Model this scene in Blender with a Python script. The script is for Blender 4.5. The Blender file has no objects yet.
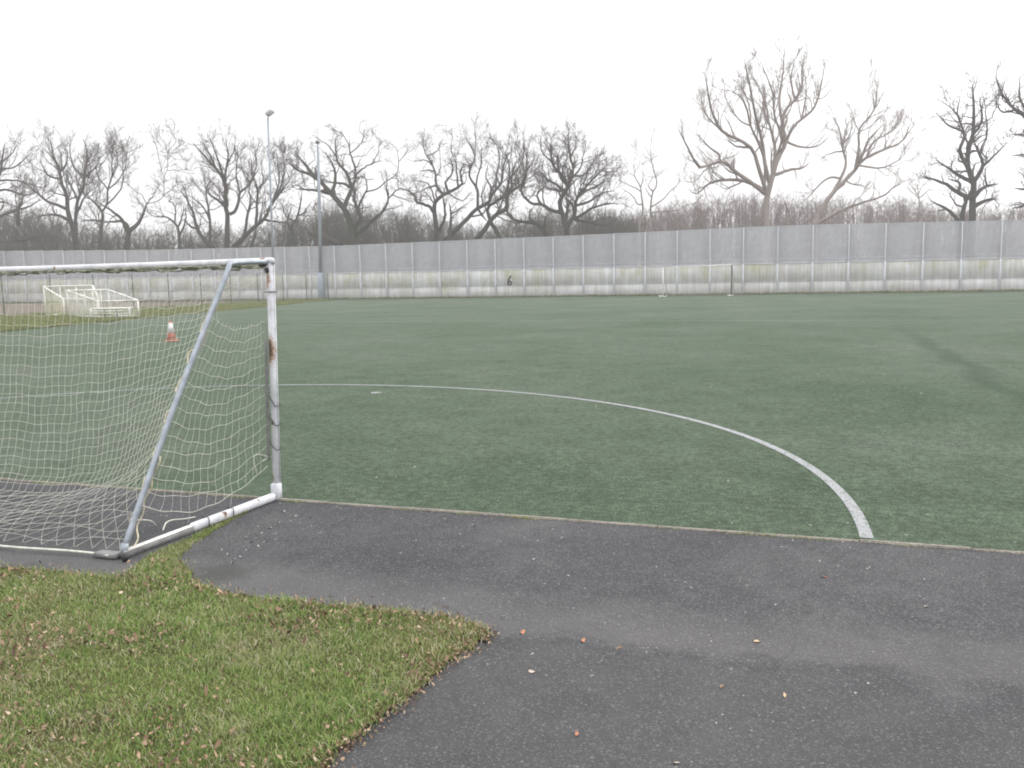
import bpy, math, random
import numpy as np
rng = np.random.default_rng(11); random.seed(5)
SC = bpy.context.scene; COL = SC.collection
V = lambda *a: np.array(a, float)

# ---------------------------------------------------------------- camera (solved from the pitch markings)
CAM = V(3.82667, -5.67828, 1.66842); F = 866.83
RT = V(0.94895951, 0.31483179, -0.01888915); UP = V(-0.02037926, 0.12097117, 0.99244681); FW = V(-0.31473885, 0.94140688, -0.12121278)
def ray(px, py): return FW + RT*(px-512)/F - UP*(py-384)/F
def on_ground(px, py, z=0.0):
    d = ray(px, py); return CAM + d*(z-CAM[2])/d[2]
def on_y(px, py, Y):
    d = ray(px, py); return CAM + d*(Y-CAM[1])/d[1]
def at_depth(px, py, D): return CAM + ray(px, py)*D

# ---------------------------------------------------------------- materials
def mat(name, rough=.7, spec=.4, metal=0.0):
    m = bpy.data.materials.new(name); m.use_nodes = True
    nt = m.node_tree; b = nt.nodes['Principled BSDF']
    b.inputs['Roughness'].default_value = rough; b.inputs['Metallic'].default_value = metal
    b.inputs['Specular IOR Level'].default_value = spec
    return m, nt, b
def N(nt, typ, **kw):
    n = nt.nodes.new(typ)
    for k, v in kw.items():
        if k.startswith('i_'): n.inputs[k[2:].replace('_', ' ')].default_value = v
        else: setattr(n, k, v)
    return n
def L(nt, a, ao, b, bi): nt.links.new(a.outputs[ao], b.inputs[bi])
def pos(nt, scale=(1, 1, 1), kind='Object', rot=(0, 0, 0)):
    t = N(nt, 'ShaderNodeTexCoord'); mp = N(nt, 'ShaderNodeMapping'); mp.inputs['Scale'].default_value = scale; mp.inputs['Rotation'].default_value = rot
    if kind == 'World':
        g = N(nt, 'ShaderNodeNewGeometry'); L(nt, g, 'Position', mp, 'Vector')
    else: L(nt, t, kind, mp, 'Vector')
    return mp
def noise(nt, vec, scale, detail=4, rough=.55, dist=0):
    n = N(nt, 'ShaderNodeTexNoise'); n.inputs['Scale'].default_value = scale; n.inputs['Detail'].default_value = detail
    n.inputs['Roughness'].default_value = rough; n.inputs['Distortion'].default_value = dist
    L(nt, vec, 0, n, 'Vector'); return n
def ramp(nt, src, out, stops, interp='LINEAR'):
    r = N(nt, 'ShaderNodeValToRGB'); r.color_ramp.interpolation = interp; e = r.color_ramp.elements
    while len(e) < len(stops): e.new(.5)
    for x, (p, c) in zip(e, stops):
        x.position = p; x.color = (c, c, c, 1) if not hasattr(c, '__len__') else (*c, 1)
    L(nt, src, out, r, 'Fac'); return r
def mix(nt, fac, fo, a, b, mode='MIX', k=None):
    """a, b: (node, output) or colour; fac: node or number."""
    m = N(nt, 'ShaderNodeMix', data_type='RGBA', blend_type=mode)
    if fac is None: m.inputs[0].default_value = k
    else: L(nt, fac, fo, m, 0)
    for i, x in ((6, a), (7, b)):
        if isinstance(x, tuple) and not isinstance(x[0], (int, float)): L(nt, x[0], x[1], m, i)
        else: m.inputs[i].default_value = (*x, 1)
    return m
def mth(nt, op, a, b=None, clamp=False):
    m = N(nt, 'ShaderNodeMath', operation=op, use_clamp=clamp)
    for i, x in enumerate((a, b)):
        if x is None: continue
        if isinstance(x, (int, float)): m.inputs[i].default_value = x
        else: L(nt, x[0], x[1], m, i)
    return m
def bump(nt, b, src, out, strength, dist):
    n = N(nt, 'ShaderNodeBump'); n.inputs['Strength'].default_value = strength; n.inputs['Distance'].default_value = dist
    L(nt, src, out, n, 'Height'); L(nt, n, 'Normal', b, 'Normal'); return n
def plain(name, col, rough=.6, var=.25, scale=6, spec=.4, metal=0.0):
    m, nt, b = mat(name, rough, spec, metal); p = pos(nt)
    n = noise(nt, p, scale, 5); c = np.array(col)
    r = ramp(nt, n, 'Fac', [(.3, tuple(c*(1-var))), (.7, tuple(np.minimum(c*(1+var), .95)))])
    L(nt, r, 'Color', b, 'Base Color'); return m

def m_asphalt():
    m, nt, b = mat('asphalt', .85, .35)
    p = pos(nt, kind='World')
    grit = N(nt, 'ShaderNodeTexVoronoi', i_Scale=150.0); L(nt, p, 0, grit, 'Vector')
    fine = noise(nt, p, 170, 3, .7); broad = noise(nt, p, .7, 5, .6, .6); mid = noise(nt, p, 5, 5, .65)
    base = ramp(nt, broad, 'Fac', [(.3, (.028, .029, .032)), (.5, (.041, .041, .045)), (.72, (.062, .061, .063))])
    md = ramp(nt, mid, 'Fac', [(.25, .72), (.75, 1.22)])
    c = mix(nt, None, 0, (base, 'Color'), (md, 'Color'), 'MULTIPLY', 1.0)
    fr = ramp(nt, fine, 'Fac', [(.3, .3), (.5, 1.0), (.72, 2.0)])
    c = mix(nt, None, 0, (c, 2), (fr, 'Color'), 'MULTIPLY', .95)
    sp = N(nt, 'ShaderNodeSeparateColor'); L(nt, grit, 'Color', sp, 0)
    st = ramp(nt, sp, 0, [(.80, 0.0), (.97, .48)])
    c = mix(nt, st, 'Color', (c, 2), (.22, .215, .205))
    # a dusty, silty band left where water runs along the path edge, ending in a wandering line
    sx = N(nt, 'ShaderNodeSeparateXYZ'); L(nt, p, 0, sx, 0)
    wob = noise(nt, p, 1.1, 4, .6)
    y2 = mth(nt, 'ADD', (sx, 'Y'), (mth(nt, 'MULTIPLY', (mth(nt, 'SUBTRACT', (wob, 'Fac'), .5), 0), 1.1), 0))
    band = N(nt, 'ShaderNodeMapRange', interpolation_type='SMOOTHERSTEP'); L(nt, y2, 0, band, 'Value')
    for k, v in zip((1, 2, 3, 4), (-1.15, -1.78, 0., 1.)): band.inputs[k].default_value = v
    cut = N(nt, 'ShaderNodeMapRange', interpolation_type='SMOOTHSTEP'); L(nt, y2, 0, cut, 'Value')
    for k, v in zip((1, 2, 3, 4), (-2.02, -1.84, 0., 1.)): cut.inputs[k].default_value = v
    bm_ = mth(nt, 'MULTIPLY', (band, 0), (cut, 0)); bm2 = mth(nt, 'MULTIPLY', (bm_, 0), .34)
    c = mix(nt, bm2, 0, (c, 2), (.150, .143, .136))
    low = N(nt, 'ShaderNodeMapRange'); L(nt, y2, 0, low, 'Value')
    for k, v in zip((1, 2, 3, 4), (-1.9, -2.1, 0., .5)): low.inputs[k].default_value = v
    bn = noise(nt, p, 3.2, 4); bf = mth(nt, 'MULTIPLY', (low, 0), (bn, 'Fac'))
    c = mix(nt, bf, 0, (c, 2), (.095, .092, .086))
    cr = N(nt, 'ShaderNodeTexVoronoi', feature='DISTANCE_TO_EDGE', i_Scale=.55); wv = noise(nt, p, 2.5, 5, .7); wm = mix(nt, None, 0, (p, 0), (wv, 'Color'), 'MIX', .28); L(nt, wm, 2, cr, 'Vector')
    cf = ramp(nt, cr, 'Distance', [(.0, .5), (.0035, 0.0)]); gate = ramp(nt, broad, 'Fac', [(.45, 0.0), (.58, 1.0)]); cg = mth(nt, 'MULTIPLY', (cf, 'Color'), (gate, 'Color'))
    c = mix(nt, cg, 0, (c, 2), (.022, .022, .022))
    g2 = N(nt, 'ShaderNodeTexVoronoi', i_Scale=42.0); L(nt, p, 0, g2, 'Vector'); s2 = N(nt, 'ShaderNodeSeparateColor'); L(nt, g2, 'Color', s2, 0)
    f2 = ramp(nt, s2, 1, [(.93, 0.0), (.96, 1.0)]); d2 = ramp(nt, g2, 'Distance', [(.22, .5), (.34, 0.0)]); q2 = mth(nt, 'MULTIPLY', (f2, 'Color'), (d2, 'Color'))
    c = mix(nt, q2, 0, (c, 2), (.20, .195, .185))
    # darker patch with a noisy edge by the goal frame
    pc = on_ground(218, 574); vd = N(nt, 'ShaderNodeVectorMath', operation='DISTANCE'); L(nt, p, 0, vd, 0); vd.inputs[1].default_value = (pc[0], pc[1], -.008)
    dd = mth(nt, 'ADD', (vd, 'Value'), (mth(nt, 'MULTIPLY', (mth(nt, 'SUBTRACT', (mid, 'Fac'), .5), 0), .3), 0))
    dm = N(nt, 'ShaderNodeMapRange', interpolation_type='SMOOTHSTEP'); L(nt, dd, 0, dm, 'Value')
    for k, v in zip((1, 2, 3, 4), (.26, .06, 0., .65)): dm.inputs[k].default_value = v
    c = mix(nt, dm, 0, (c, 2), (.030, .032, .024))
    L(nt, c, 2, b, 'Base Color')
    h = mth(nt, 'ADD', (fine, 'Fac'), (grit, 'Distance')); bump(nt, b, h, 0, .7, .006)
    return m
def m_turf():
    m, nt, b = mat('artificial_turf', .95, .05)
    p = pos(nt, kind='World')
    broad = noise(nt, p, .22, 4, .6, .4); mid = noise(nt, p, 2.0, 6, .72); fine = noise(nt, p, 60, 3, .7)
    base = ramp(nt, broad, 'Fac', [(.28, (.046, .071, .042)), (.5, (.065, .088, .058)), (.72, (.086, .104, .078))])
    md = ramp(nt, mid, 'Fac', [(.3, .55), (.5, 1.0), (.72, 1.45)])
    c = mix(nt, None, 0, (base, 'Color'), (md, 'Color'), 'MULTIPLY', .55)
    tuft = noise(nt, p, 13, 4, .75); tr_ = ramp(nt, tuft, 'Fac', [(.34, .5), (.5, 1.0), (.66, 1.6)])
    c = mix(nt, None, 0, (c, 2), (tr_, 'Color'), 'MULTIPLY', .75)
    fr = ramp(nt, fine, 'Fac', [(.3, .25), (.5, 1.0), (.7, 2.0)])
    c = mix(nt, None, 0, (c, 2), (fr, 'Color'), 'MULTIPLY', .9)
    # damp seam running up the pitch
    sx = N(nt, 'ShaderNodeSeparateXYZ'); L(nt, p, 0, sx, 0); wob = noise(nt, p, .5, 4)
    xx = mth(nt, 'ADD', (sx, 'X'), (mth(nt, 'MULTIPLY', (wob, 'Fac'), .9), 0))
    dx = mth(nt, 'ABSOLUTE', (mth(nt, 'SUBTRACT', (xx, 0), 7.05), 0))
    seam = N(nt, 'ShaderNodeMapRange', interpolation_type='SMOOTHSTEP'); L(nt, dx, 0, seam, 'Value')
    for k, v in zip((1, 2, 3, 4), (.36, .03, 0., .48)): seam.inputs[k].default_value = v
    far = N(nt, 'ShaderNodeMapRange'); L(nt, sx, 'Y', far, 'Value')
    for k, v in zip((1, 2, 3, 4), (2.5, 8., 0., 1.)): far.inputs[k].default_value = v
    cut = N(nt, 'ShaderNodeMapRange'); L(nt, sx, 'Y', cut, 'Value')
    for k, v in zip((1, 2, 3, 4), (24., 17., 0., 1.)): cut.inputs[k].default_value = v
    sm = mth(nt, 'MULTIPLY', (mth(nt, 'MULTIPLY', (seam, 0), (far, 0)), 0), (cut, 0))
    c = mix(nt, sm, 0, (c, 2), (.022, .045, .024))
    L(nt, c, 2, b, 'Base Color')
    b.inputs['Sheen Weight'].default_value = .04; b.inputs['Sheen Roughness'].default_value = .6
    b.inputs['Sheen Tint'].default_value = (.85, .9, .85, 1)
    h = mth(nt, 'ADD', (fine, 'Fac'), (mid, 'Fac')); bump(nt, b, h, 0, .8, .02)
    return m
def m_marking():
    m, nt, b = mat('worn_white_line', .9, .1); p = pos(nt, kind='World')
    a = noise(nt, p, 55, 4, .7); c = ramp(nt, a, 'Fac', [(.3, (.13, .15, .14)), (.5, (.29, .295, .30)), (.7, (.40, .40, .41))])
    w_ = noise(nt, p, 16, 5, .8); wf = ramp(nt, w_, 'Fac', [(.36, .9), (.46, 0.0)]); c2 = mix(nt, wf, 'Color', (c, 'Color'), (.075, .095, .066))
    L(nt, c2, 2, b, 'Base Color'); bump(nt, b, a, 'Fac', .6, .01); return m
def m_soil(name, stops, sc=3):
    m, nt, b = mat(name, .95, .1); p = pos(nt, kind='World')
    a = noise(nt, p, sc, 8, .7); a2 = noise(nt, p, sc*11, 4, .7)
    c = ramp(nt, a, 'Fac', stops); f = ramp(nt, a2, 'Fac', [(.3, .5), (.7, 1.5)])
    cc = mix(nt, None, 0, (c, 'Color'), (f, 'Color'), 'MULTIPLY', .8)
    L(nt, cc, 2, b, 'Base Color'); bump(nt, b, a2, 'Fac', .8, .03); return m
def m_blades(name, stops, stops2, trans=True):
    m, nt, b = mat(name, .7, .2)
    g = N(nt, 'ShaderNodeNewGeometry'); p = pos(nt, kind='World')
    a = noise(nt, p, 1.6, 4, .6, .5); r1 = ramp(nt, g, 'Random Per Island', stops); r2 = ramp(nt, g, 'Random Per Island', stops2)
    f = ramp(nt, a, 'Fac', [(.46, 0.0), (.68, .9)])
    c = mix(nt, f, 'Color', (r1, 'Color'), (r2, 'Color')); L(nt, c, 2, b, 'Base Color')
    tr = N(nt, 'ShaderNodeBsdfTranslucent'); L(nt, c, 2, tr, 'Color'); ms = N(nt, 'ShaderNodeMixShader'); ms.inputs[0].default_value = .4
    L(nt, b, 0, ms, 1); L(nt, tr, 0, ms, 2); L(nt, ms, 0, nt.nodes['Material Output'], 'Surface')
    return m
def m_island(name, stops, rough=.8):
    m, nt, b = mat(name, rough, .2); g = N(nt, 'ShaderNodeNewGeometry')
    r = ramp(nt, g, 'Random Per Island', stops); L(nt, r, 'Color', b, 'Base Color'); return m
def m_bark(name, c0, c1, moss=None):
    m, nt, b = mat(name, .95, .1); p = pos(nt, (1, 1, .35), 'World')
    a = noise(nt, p, 2.2, 6, .7); r = ramp(nt, a, 'Fac', [(.3, c0), (.7, c1)]); c = (r, 'Color')
    if moss:
        q = noise(nt, p, .5, 4); f = ramp(nt, q, 'Fac', [(.45, 0.0), (.6, .7)]); mm = mix(nt, f, 'Color', c, moss); c = (mm, 2)
    nt.links.new(c[0].outputs[c[1]], b.inputs['Base Color']); bump(nt, b, a, 'Fac', .5, .1); return m
def m_cladding():
    m, nt, b = mat('stained_cladding', .75, .3)
    p1 = pos(nt, (2.4, 2.4, .12), 'World'); p2 = pos(nt, (7.5, 7.5, .22), 'World'); p3 = pos(nt, (1, 1, 1), 'World')
    a = noise(nt, p1, 1.0, 4, .6); s = noise(nt, p2, 1.0, 5, .65); q = noise(nt, p3, .42, 3, .6); q2 = noise(nt, pos(nt, (1, 1, .5), 'World'), .9, 4, .6)
    base = ramp(nt, a, 'Fac', [(.32, (.49, .49, .485)), (.5, (.60, .60, .60)), (.7, (.68, .685, .70))])
    sx = N(nt, 'ShaderNodeSeparateXYZ'); L(nt, p3, 0, sx, 0)
    # grime washed down in vertical runs; heavier on some bays and on the upper sheet
    up = N(nt, 'ShaderNodeMapRange'); L(nt, sx, 'Z', up, 'Value')
    for k, v in zip((1, 2, 3, 4), (.2, 2.42, .04, .20)): up.inputs[k].default_value = v
    t = mth(nt, 'ADD', (mth(nt, 'MULTIPLY', (s, 'Fac'), 1.5), 0), (mth(nt, 'MULTIPLY', (q, 'Fac'), 2.3), 0)); t = mth(nt, 'ADD', (t, 0), (up, 0))
    f = N(nt, 'ShaderNodeMapRange', interpolation_type='SMOOTHSTEP'); L(nt, t, 0, f, 'Value')
    for k, v in zip((1, 2, 3, 4), (1.55, 2.5, 0., .72)): f.inputs[k].default_value = v
    c = mix(nt, f, 0, (base, 'Color'), (.36, .345, .30))
    gm = mth(nt, 'ADD', (mth(nt, 'MULTIPLY', (q2, 'Fac'), 1.5), 0), (mth(nt, 'MULTIPLY', (up, 0), 1.5), 0)); gm = mth(nt, 'ADD', (gm, 0), (mth(nt, 'MULTIPLY', (s, 'Fac'), .7), 0))
    g = N(nt, 'ShaderNodeMapRange', interpolation_type='SMOOTHSTEP'); L(nt, gm, 0, g, 'Value')
    for k, v in zip((1, 2, 3, 4), (1.26, 1.7, 0., .65)): g.inputs[k].default_value = v
    c = mix(nt, g, 0, (c, 2), (.33, .33, .17))
    L(nt, c, 2, b, 'Base Color'); return m
def m_painted(name, spots, drips=True):
    """old white paint, scuffed, with rust bleeding out round the given points (object space)"""
    m, nt, b = mat(name, .5, .4); p = pos(nt)
    a = noise(nt, p, 9, 6, .65); fine = noise(nt, p, 45, 4, .7)
    base = ramp(nt, a, 'Fac', [(.28, (.42, .43, .45)), (.48, (.60, .61, .64)), (.7, (.70, .71, .74))])
    c = (base, 'Color')
    gr = ramp(nt, fine, 'Fac', [(.57, 0.0), (.68, .6)]); g2 = mix(nt, gr, 'Color', c, (.36, .35, .33)); c = (g2, 2)
    for (x, y, z, r) in spots:
        vd = N(nt, 'ShaderNodeVectorMath', operation='SUBTRACT'); L(nt, p, 0, vd, 0); vd.inputs[1].default_value = (x, y, z)
        vs = N(nt, 'ShaderNodeVectorMath', operation='MULTIPLY'); L(nt, vd, 0, vs, 0); vs.inputs[1].default_value = (1, 1, .55)
        ln = N(nt, 'ShaderNodeVectorMath', operation='LENGTH'); L(nt, vs, 0, ln, 0)
        dd = mth(nt, 'ADD', (ln, 'Value'), (mth(nt, 'MULTIPLY', (mth(nt, 'SUBTRACT', (fine, 'Fac'), .5), 0), r*1.6), 0))
        for rr, colr in ((1.35, (.33, .20, .12)), (.9, (.075, .045, .032))):
            f = N(nt, 'ShaderNodeMapRange', interpolation_type='SMOOTHSTEP'); L(nt, dd, 0, f, 'Value')
            for k, v in zip((1, 2, 3, 4), (r*rr, r*rr*.6, 0., .95)): f.inputs[k].default_value = v
            mm = mix(nt, f, 0, c, colr); c = (mm, 2)
    nt.links.new(c[0].outputs[c[1]], b.inputs['Base Color']); bump(nt, b, fine, 'Fac', .15, .003); return m

M = dict(
    asphalt=m_asphalt(), turf=m_turf(), line=m_marking(), clad=m_cladding(),
    soil=m_soil('verge_soil', [(.3, (.055, .045, .025)), (.55, (.085, .095, .030)), (.75, (.13, .105, .060))]),
    verge=m_soil('rough_verge', [(.3, (.085, .105, .030)), (.5, (.125, .14, .042)), (.7, (.20, .165, .085))], 1.2),
    ground=m_soil('open_ground', [(.3, (.115, .092, .072)), (.55, (.15, .122, .095)), (.75, (.13, .125, .075))], .8),
    edging=m_soil('weathered_edging', [(.3, (.25, .22, .18)), (.55, (.36, .33, .285)), (.75, (.42, .39, .35))], 5),
    blades=m_blades('grass_blades', [(.0, (0.128, 0.205, 0.057)), (.4, (0.214, 0.312, 0.088)), (.75, (0.316, 0.400, 0.130)), (.92, (0.478, 0.446, 0.259)), (1., (0.600, 0.534, 0.442))],
                    [(.0, (0.189, 0.231, 0.084)), (.4, (0.307, 0.328, 0.143)), (.7, (0.445, 0.393, 0.234)), (.88, (0.565, 0.446, 0.364)), (1., (0.600, 0.570, 0.520))]),
    vblades=m_blades('verge_blades', [(.0, (0.092, 0.127, 0.035)), (.6, (0.168, 0.216, 0.061)), (1., (0.291, 0.271, 0.138))],
                     [(.0, (0.122, 0.136, 0.052)), (.6, (0.245, 0.223, 0.104)), (1., (0.398, 0.319, 0.208))]),
    litter=m_island('dry_leaf', [(.0, (.085, .055, .038)), (.35, (.18, .115, .073)), (.7, (.29, .195, .130)), (.95, (.38, .27, .18)), (1., (.50, .40, .31))]),
    orange=plain('orange_leaf', (.38, .17, .09), .8, .3, 40), tan=plain('tan_leaf', (.50, .37, .22), .8, .25, 40), paleleaf=plain('pale_leaf', (.46, .38, .32), .8, .2, 40), redleaf=plain('red_leaf', (.30, .07, .05), .8, .3, 40),
    flake=m_island('pale_flake', [(.0, (.16, .16, .16)), (.6, (.28, .27, .26)), (1., (.46, .45, .43))]),
    galv=plain('galvanised', (.31, .34, .38), .45, .22, 14, .5, .35), galv_d=plain('dull_galvanised', (.30, .33, .37), .55, .2, 8, .5, .25),
    pole=plain('pole_grey', (.25, .28, .32), .5, .15, 3, .5, .2), polebox=plain('pole_cabinet', (.30, .345, .40), .5, .12, 3),
    wire=plain('mesh_wire', (.56, .57, .61), .6, .1, 2), fpost=plain('fence_post_paint', (.54, .555, .59), .6, .12, 1.5), capm=plain('fence_cap', (.50, .51, .54), .6, .12, 1.5),
    black=plain('black_plastic', (.03, .03, .032), .5, .3, 9), ink=plain('black_paint', (.025, .025, .027), .8, .3, 5),
    net=plain('net_cord', (.56, .56, .49), .9, .2, 30), rope=plain('yellowed_rope', (.55, .50, .36), .9, .3, 30), oldnet=plain('bundled_net', (.26, .27, .20), .9, .5, 30),
    greybar=plain('bare_grey_bar', (.19, .185, .185), .8, .35, 18), green=plain('green_post', (.055, .085, .07), .6, .2, 4), chain=plain('chain_link', (.22, .25, .24), .6, .2, 4),
    white=plain('white_frame', (.70, .69, .65), .6, .2, 3), ynet=plain('yellow_net', (.55, .54, .36), .9, .2, 9), dark=plain('dark_steel', (.10, .10, .10), .6, .2, 4),
    cone=plain('cone_orange', (.44, .17, .12), .6, .25, 12), sleeve=plain('cone_sleeve', (.68, .66, .65), .5, .15, 12), grey=plain('grey_head', (.45, .46, .47), .5, .15, 5), glass=plain('lamp_glass', (.55, .57, .58), .15, .05, 4),
    bark=m_bark('oak_bark', (.026, .022, .019), (.060, .052, .043), (.040, .044, .022)), bark_d=m_bark('dark_bark', (.032, .024, .024), (.070, .055, .052), (.040, .042, .026)),
    bark_p=m_bark('haze_paled_bark', (.20, .165, .15), (.31, .27, .245)), twig=m_bark('twig', (.060, .042, .040), (.115, .080, .074)), twig_p=m_bark('haze_paled_twig', (.24, .195, .18), (.33, .28, .26)), twig_d=m_bark('dark_twig', (.06, .04, .042), (.12, .085, .085)),  # pale bark and twigs: haze over the right-hand trees put into their colour
    wood_r=m_bark('wood_reddish', (.115, .085, .075), (.20, .152, .132)), wood_l=m_bark('wood_brown', (.052, .042, .033), (.110, .090, .070), (.060, .064, .036)),
)

# ---------------------------------------------------------------- mesh helpers
def mesh_from(name, verts, loops, counts, m, parent=None, smooth=False):
    me = bpy.data.meshes.new(name); verts = np.asarray(verts, np.float32); loops = np.asarray(loops, np.int32); counts = np.asarray(counts, np.int32)
    me.vertices.add(len(verts)); me.vertices.foreach_set('co', verts.ravel())
    me.loops.add(len(loops)); me.loops.foreach_set('vertex_index', loops)
    me.polygons.add(len(counts)); st = np.concatenate([[0], np.cumsum(counts)[:-1]]).astype(np.int32)
    me.polygons.foreach_set('loop_start', st); me.polygons.foreach_set('loop_total', counts)
    if smooth: me.polygons.foreach_set('use_smooth', np.ones(len(counts), bool))
    me.update(calc_edges=True); me.validate()
    me.materials.append(M[m]); o = bpy.data.objects.new(name, me); COL.objects.link(o)
    if parent: o.parent = parent
    return o
class MB:
    def __init__(s): s.v = []; s.l = []; s.c = []; s.n = 0
    def add(s, v, faces):
        for f in faces: s.l.extend(i+s.n for i in f); s.c.append(len(f))
        s.v.extend([tuple(x) for x in v]); s.n += len(v)
    def box(s, c, size, ax=None, bev=0.0):
        c = V(*c); h = V(*size)/2; A = np.eye(3) if ax is None else np.array(ax)
        if bev <= 0:
            v = [c+A.T@(h*V(i, j, k)) for i in (-1, 1) for j in (-1, 1) for k in (-1, 1)]
            s.add(v, [(0, 1, 3, 2), (4, 6, 7, 5), (0, 4, 5, 1), (2, 3, 7, 6), (0, 2, 6, 4), (1, 5, 7, 3)]); return s
        prof = []
        for (sx, sy) in ((1, 1), (-1, 1), (-1, -1), (1, -1)):
            for t in (0, 45, 90):
                a = math.atan2(sy, sx)-math.pi/4+math.radians(t)
                prof.append((sx*(h[0]-bev)+bev*math.cos(a), sy*(h[1]-bev)+bev*math.sin(a)))
        n = len(prof); rings = [(-h[2], .0), (-h[2]+bev*.6, 1), (h[2]-bev*.6, 1), (h[2], .0)]; v = []
        for z, k in rings:
            for x, y in prof:
                q = V(x, y, z) if k else V(x-math.copysign(min(bev*.6, abs(x)), x), y-math.copysign(min(bev*.6, abs(y)), y), z)
                v.append(c+A.T@q)
        f = [tuple(range(n-1, -1, -1)), tuple(range(3*n, 4*n))]
        for r in range(3):
            for i in range(n): j = (i+1) % n; f.append((r*n+i, r*n+j, (r+1)*n+j, (r+1)*n+i))
        s.add(v, f); return s
    def tube(s, pts, r, n=8, cap=True):
        pts = np.array(pts, float); K = len(pts); r = np.broadcast_to(np.asarray(r, float), (K,))
        t = np.gradient(pts, axis=0); t /= np.linalg.norm(t, axis=1)[:, None]+1e-12
        ref = V(0, 0, 1) if abs(t[0][2]) < .9 else V(1, 0, 0); u = np.cross(t[0], ref); u /= np.linalg.norm(u); v = []
        for i in range(K):
            u = u-t[i]*(u@t[i]); u /= np.linalg.norm(u)+1e-12; w = np.cross(t[i], u)
            for k in range(n):
                a = 2*math.pi*k/n; v.append(pts[i]+r[i]*(math.cos(a)*u+math.sin(a)*w))
        f = [(i*n+k, i*n+(k+1) % n, (i+1)*n+(k+1) % n, (i+1)*n+k) for i in range(K-1) for k in range(n)]
        if cap: f += [tuple(range(n-1, -1, -1)), tuple((K-1)*n+k for k in range(n))]
        s.add(v, f); return s
    def lathe(s, c, prof, n=20):
        c = V(*c); v = [c+V(r*math.cos(2*math.pi*k/n), r*math.sin(2*math.pi*k/n), z) for r, z in prof for k in range(n)]; K = len(prof)
        f = [(i*n+k, i*n+(k+1) % n, (i+1)*n+(k+1) % n, (i+1)*n+k) for i in range(K-1) for k in range(n)]
        f += [tuple(range(n-1, -1, -1)), tuple((K-1)*n+k for k in range(n))]; s.add(v, f); return s
    def poly(s, pts): s.add(pts, [tuple(range(len(pts)))]); return s
    def build(s, name, m, parent=None, smooth=False, origin=None):
        v = np.array(s.v, float)
        if origin is not None: v = v-V(*origin)
        o = mesh_from(name, v, s.l, s.c, m, parent, smooth)
        if origin is not None: o.location = origin
        return o
def thing(name, label, cat, loc=(0, 0, 0), group=None):
    o = bpy.data.objects.new(name, None); COL.objects.link(o); o.location = tuple(loc); o.empty_display_size = .2
    return tag(o, label, cat, group)
def tag(o, label=None, cat=None, group=None, kind=None):
    for k, v in (('label', label), ('category', cat), ('group', group), ('kind', kind)):
        if v: o[k] = v
    return o
def struct(o): o['kind'] = 'structure'; return o
def tubes_np(P, R, n=4):
    """P (N,K,3), R (N,K) -> verts, loops, counts"""
    Nn, K, _ = P.shape
    t = np.gradient(P, axis=1); t /= np.linalg.norm(t, axis=2, keepdims=True)+1e-12
    u0 = np.cross(t[:, 0], np.where(np.abs(t[:, 0, 2:3]) < .8, V(0, 0, 1), V(1, 0, 0))); u = np.zeros_like(t)
    for k in range(K):
        u0 = u0-t[:, k]*(u0*t[:, k]).sum(1, keepdims=True); u0 /= np.linalg.norm(u0, axis=1, keepdims=True)+1e-12; u[:, k] = u0
    w = np.cross(t, u)
    a = 2*np.pi*np.arange(n)/n
    v = P[:, :, None]+R[:, :, None, None]*(np.cos(a)[None, None, :, None]*u[:, :, None]+np.sin(a)[None, None, :, None]*w[:, :, None])
    idx = np.arange(Nn*K*n).reshape(Nn, K, n); nx = np.roll(idx, -1, axis=2)
    q = np.stack([idx[:, :-1], nx[:, :-1], nx[:, 1:], idx[:, 1:]], -1).reshape(-1)
    return v.reshape(-1, 3), q, np.full(len(q)//4, 4)
def join_np(parts):
    vs, ls, cs, n = [], [], [], 0
    for v, l, c in parts: vs.append(v); ls.append(l+n); cs.append(c); n += len(v)
    return np.concatenate(vs), np.concatenate(ls), np.concatenate(cs)
def smooth_path(pts, K):
    """Catmull-Rom through pts, resampled to K points evenly"""
    p = np.array(pts, float)
    if len(p) == 2: return p[0]+(p[1]-p[0])*np.linspace(0, 1, K)[:, None]
    e = np.vstack([2*p[0]-p[1], p, 2*p[-1]-p[-2]]); out = []
    for i in range(1, len(e)-2):
        for t in np.linspace(0, 1, 8, endpoint=False):
            a, b, c, d = e[i-1:i+3]; out.append(.5*((2*b)+(-a+c)*t+(2*a-5*b+4*c-d)*t*t+(-a+3*b-3*c+d)*t**3))
    out.append(p[-1]); out = np.array(out); s = np.concatenate([[0], np.cumsum(np.linalg.norm(np.diff(out, axis=0), axis=1))]); q = np.linspace(0, s[-1], K)
    return np.stack([np.interp(q, s, out[:, k]) for k in range(p.shape[1])], 1)
def in_poly(x, y, poly):
    c = np.zeros(len(x), bool); n = len(poly); j = n-1
    for i in range(n):
        xi, yi = poly[i]; xj, yj = poly[j]
        c ^= ((yi > y) != (yj > y)) & (x < (xj-xi)*(y-yi)/(yj-yi+1e-12)+xi); j = i
    return c

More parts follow.
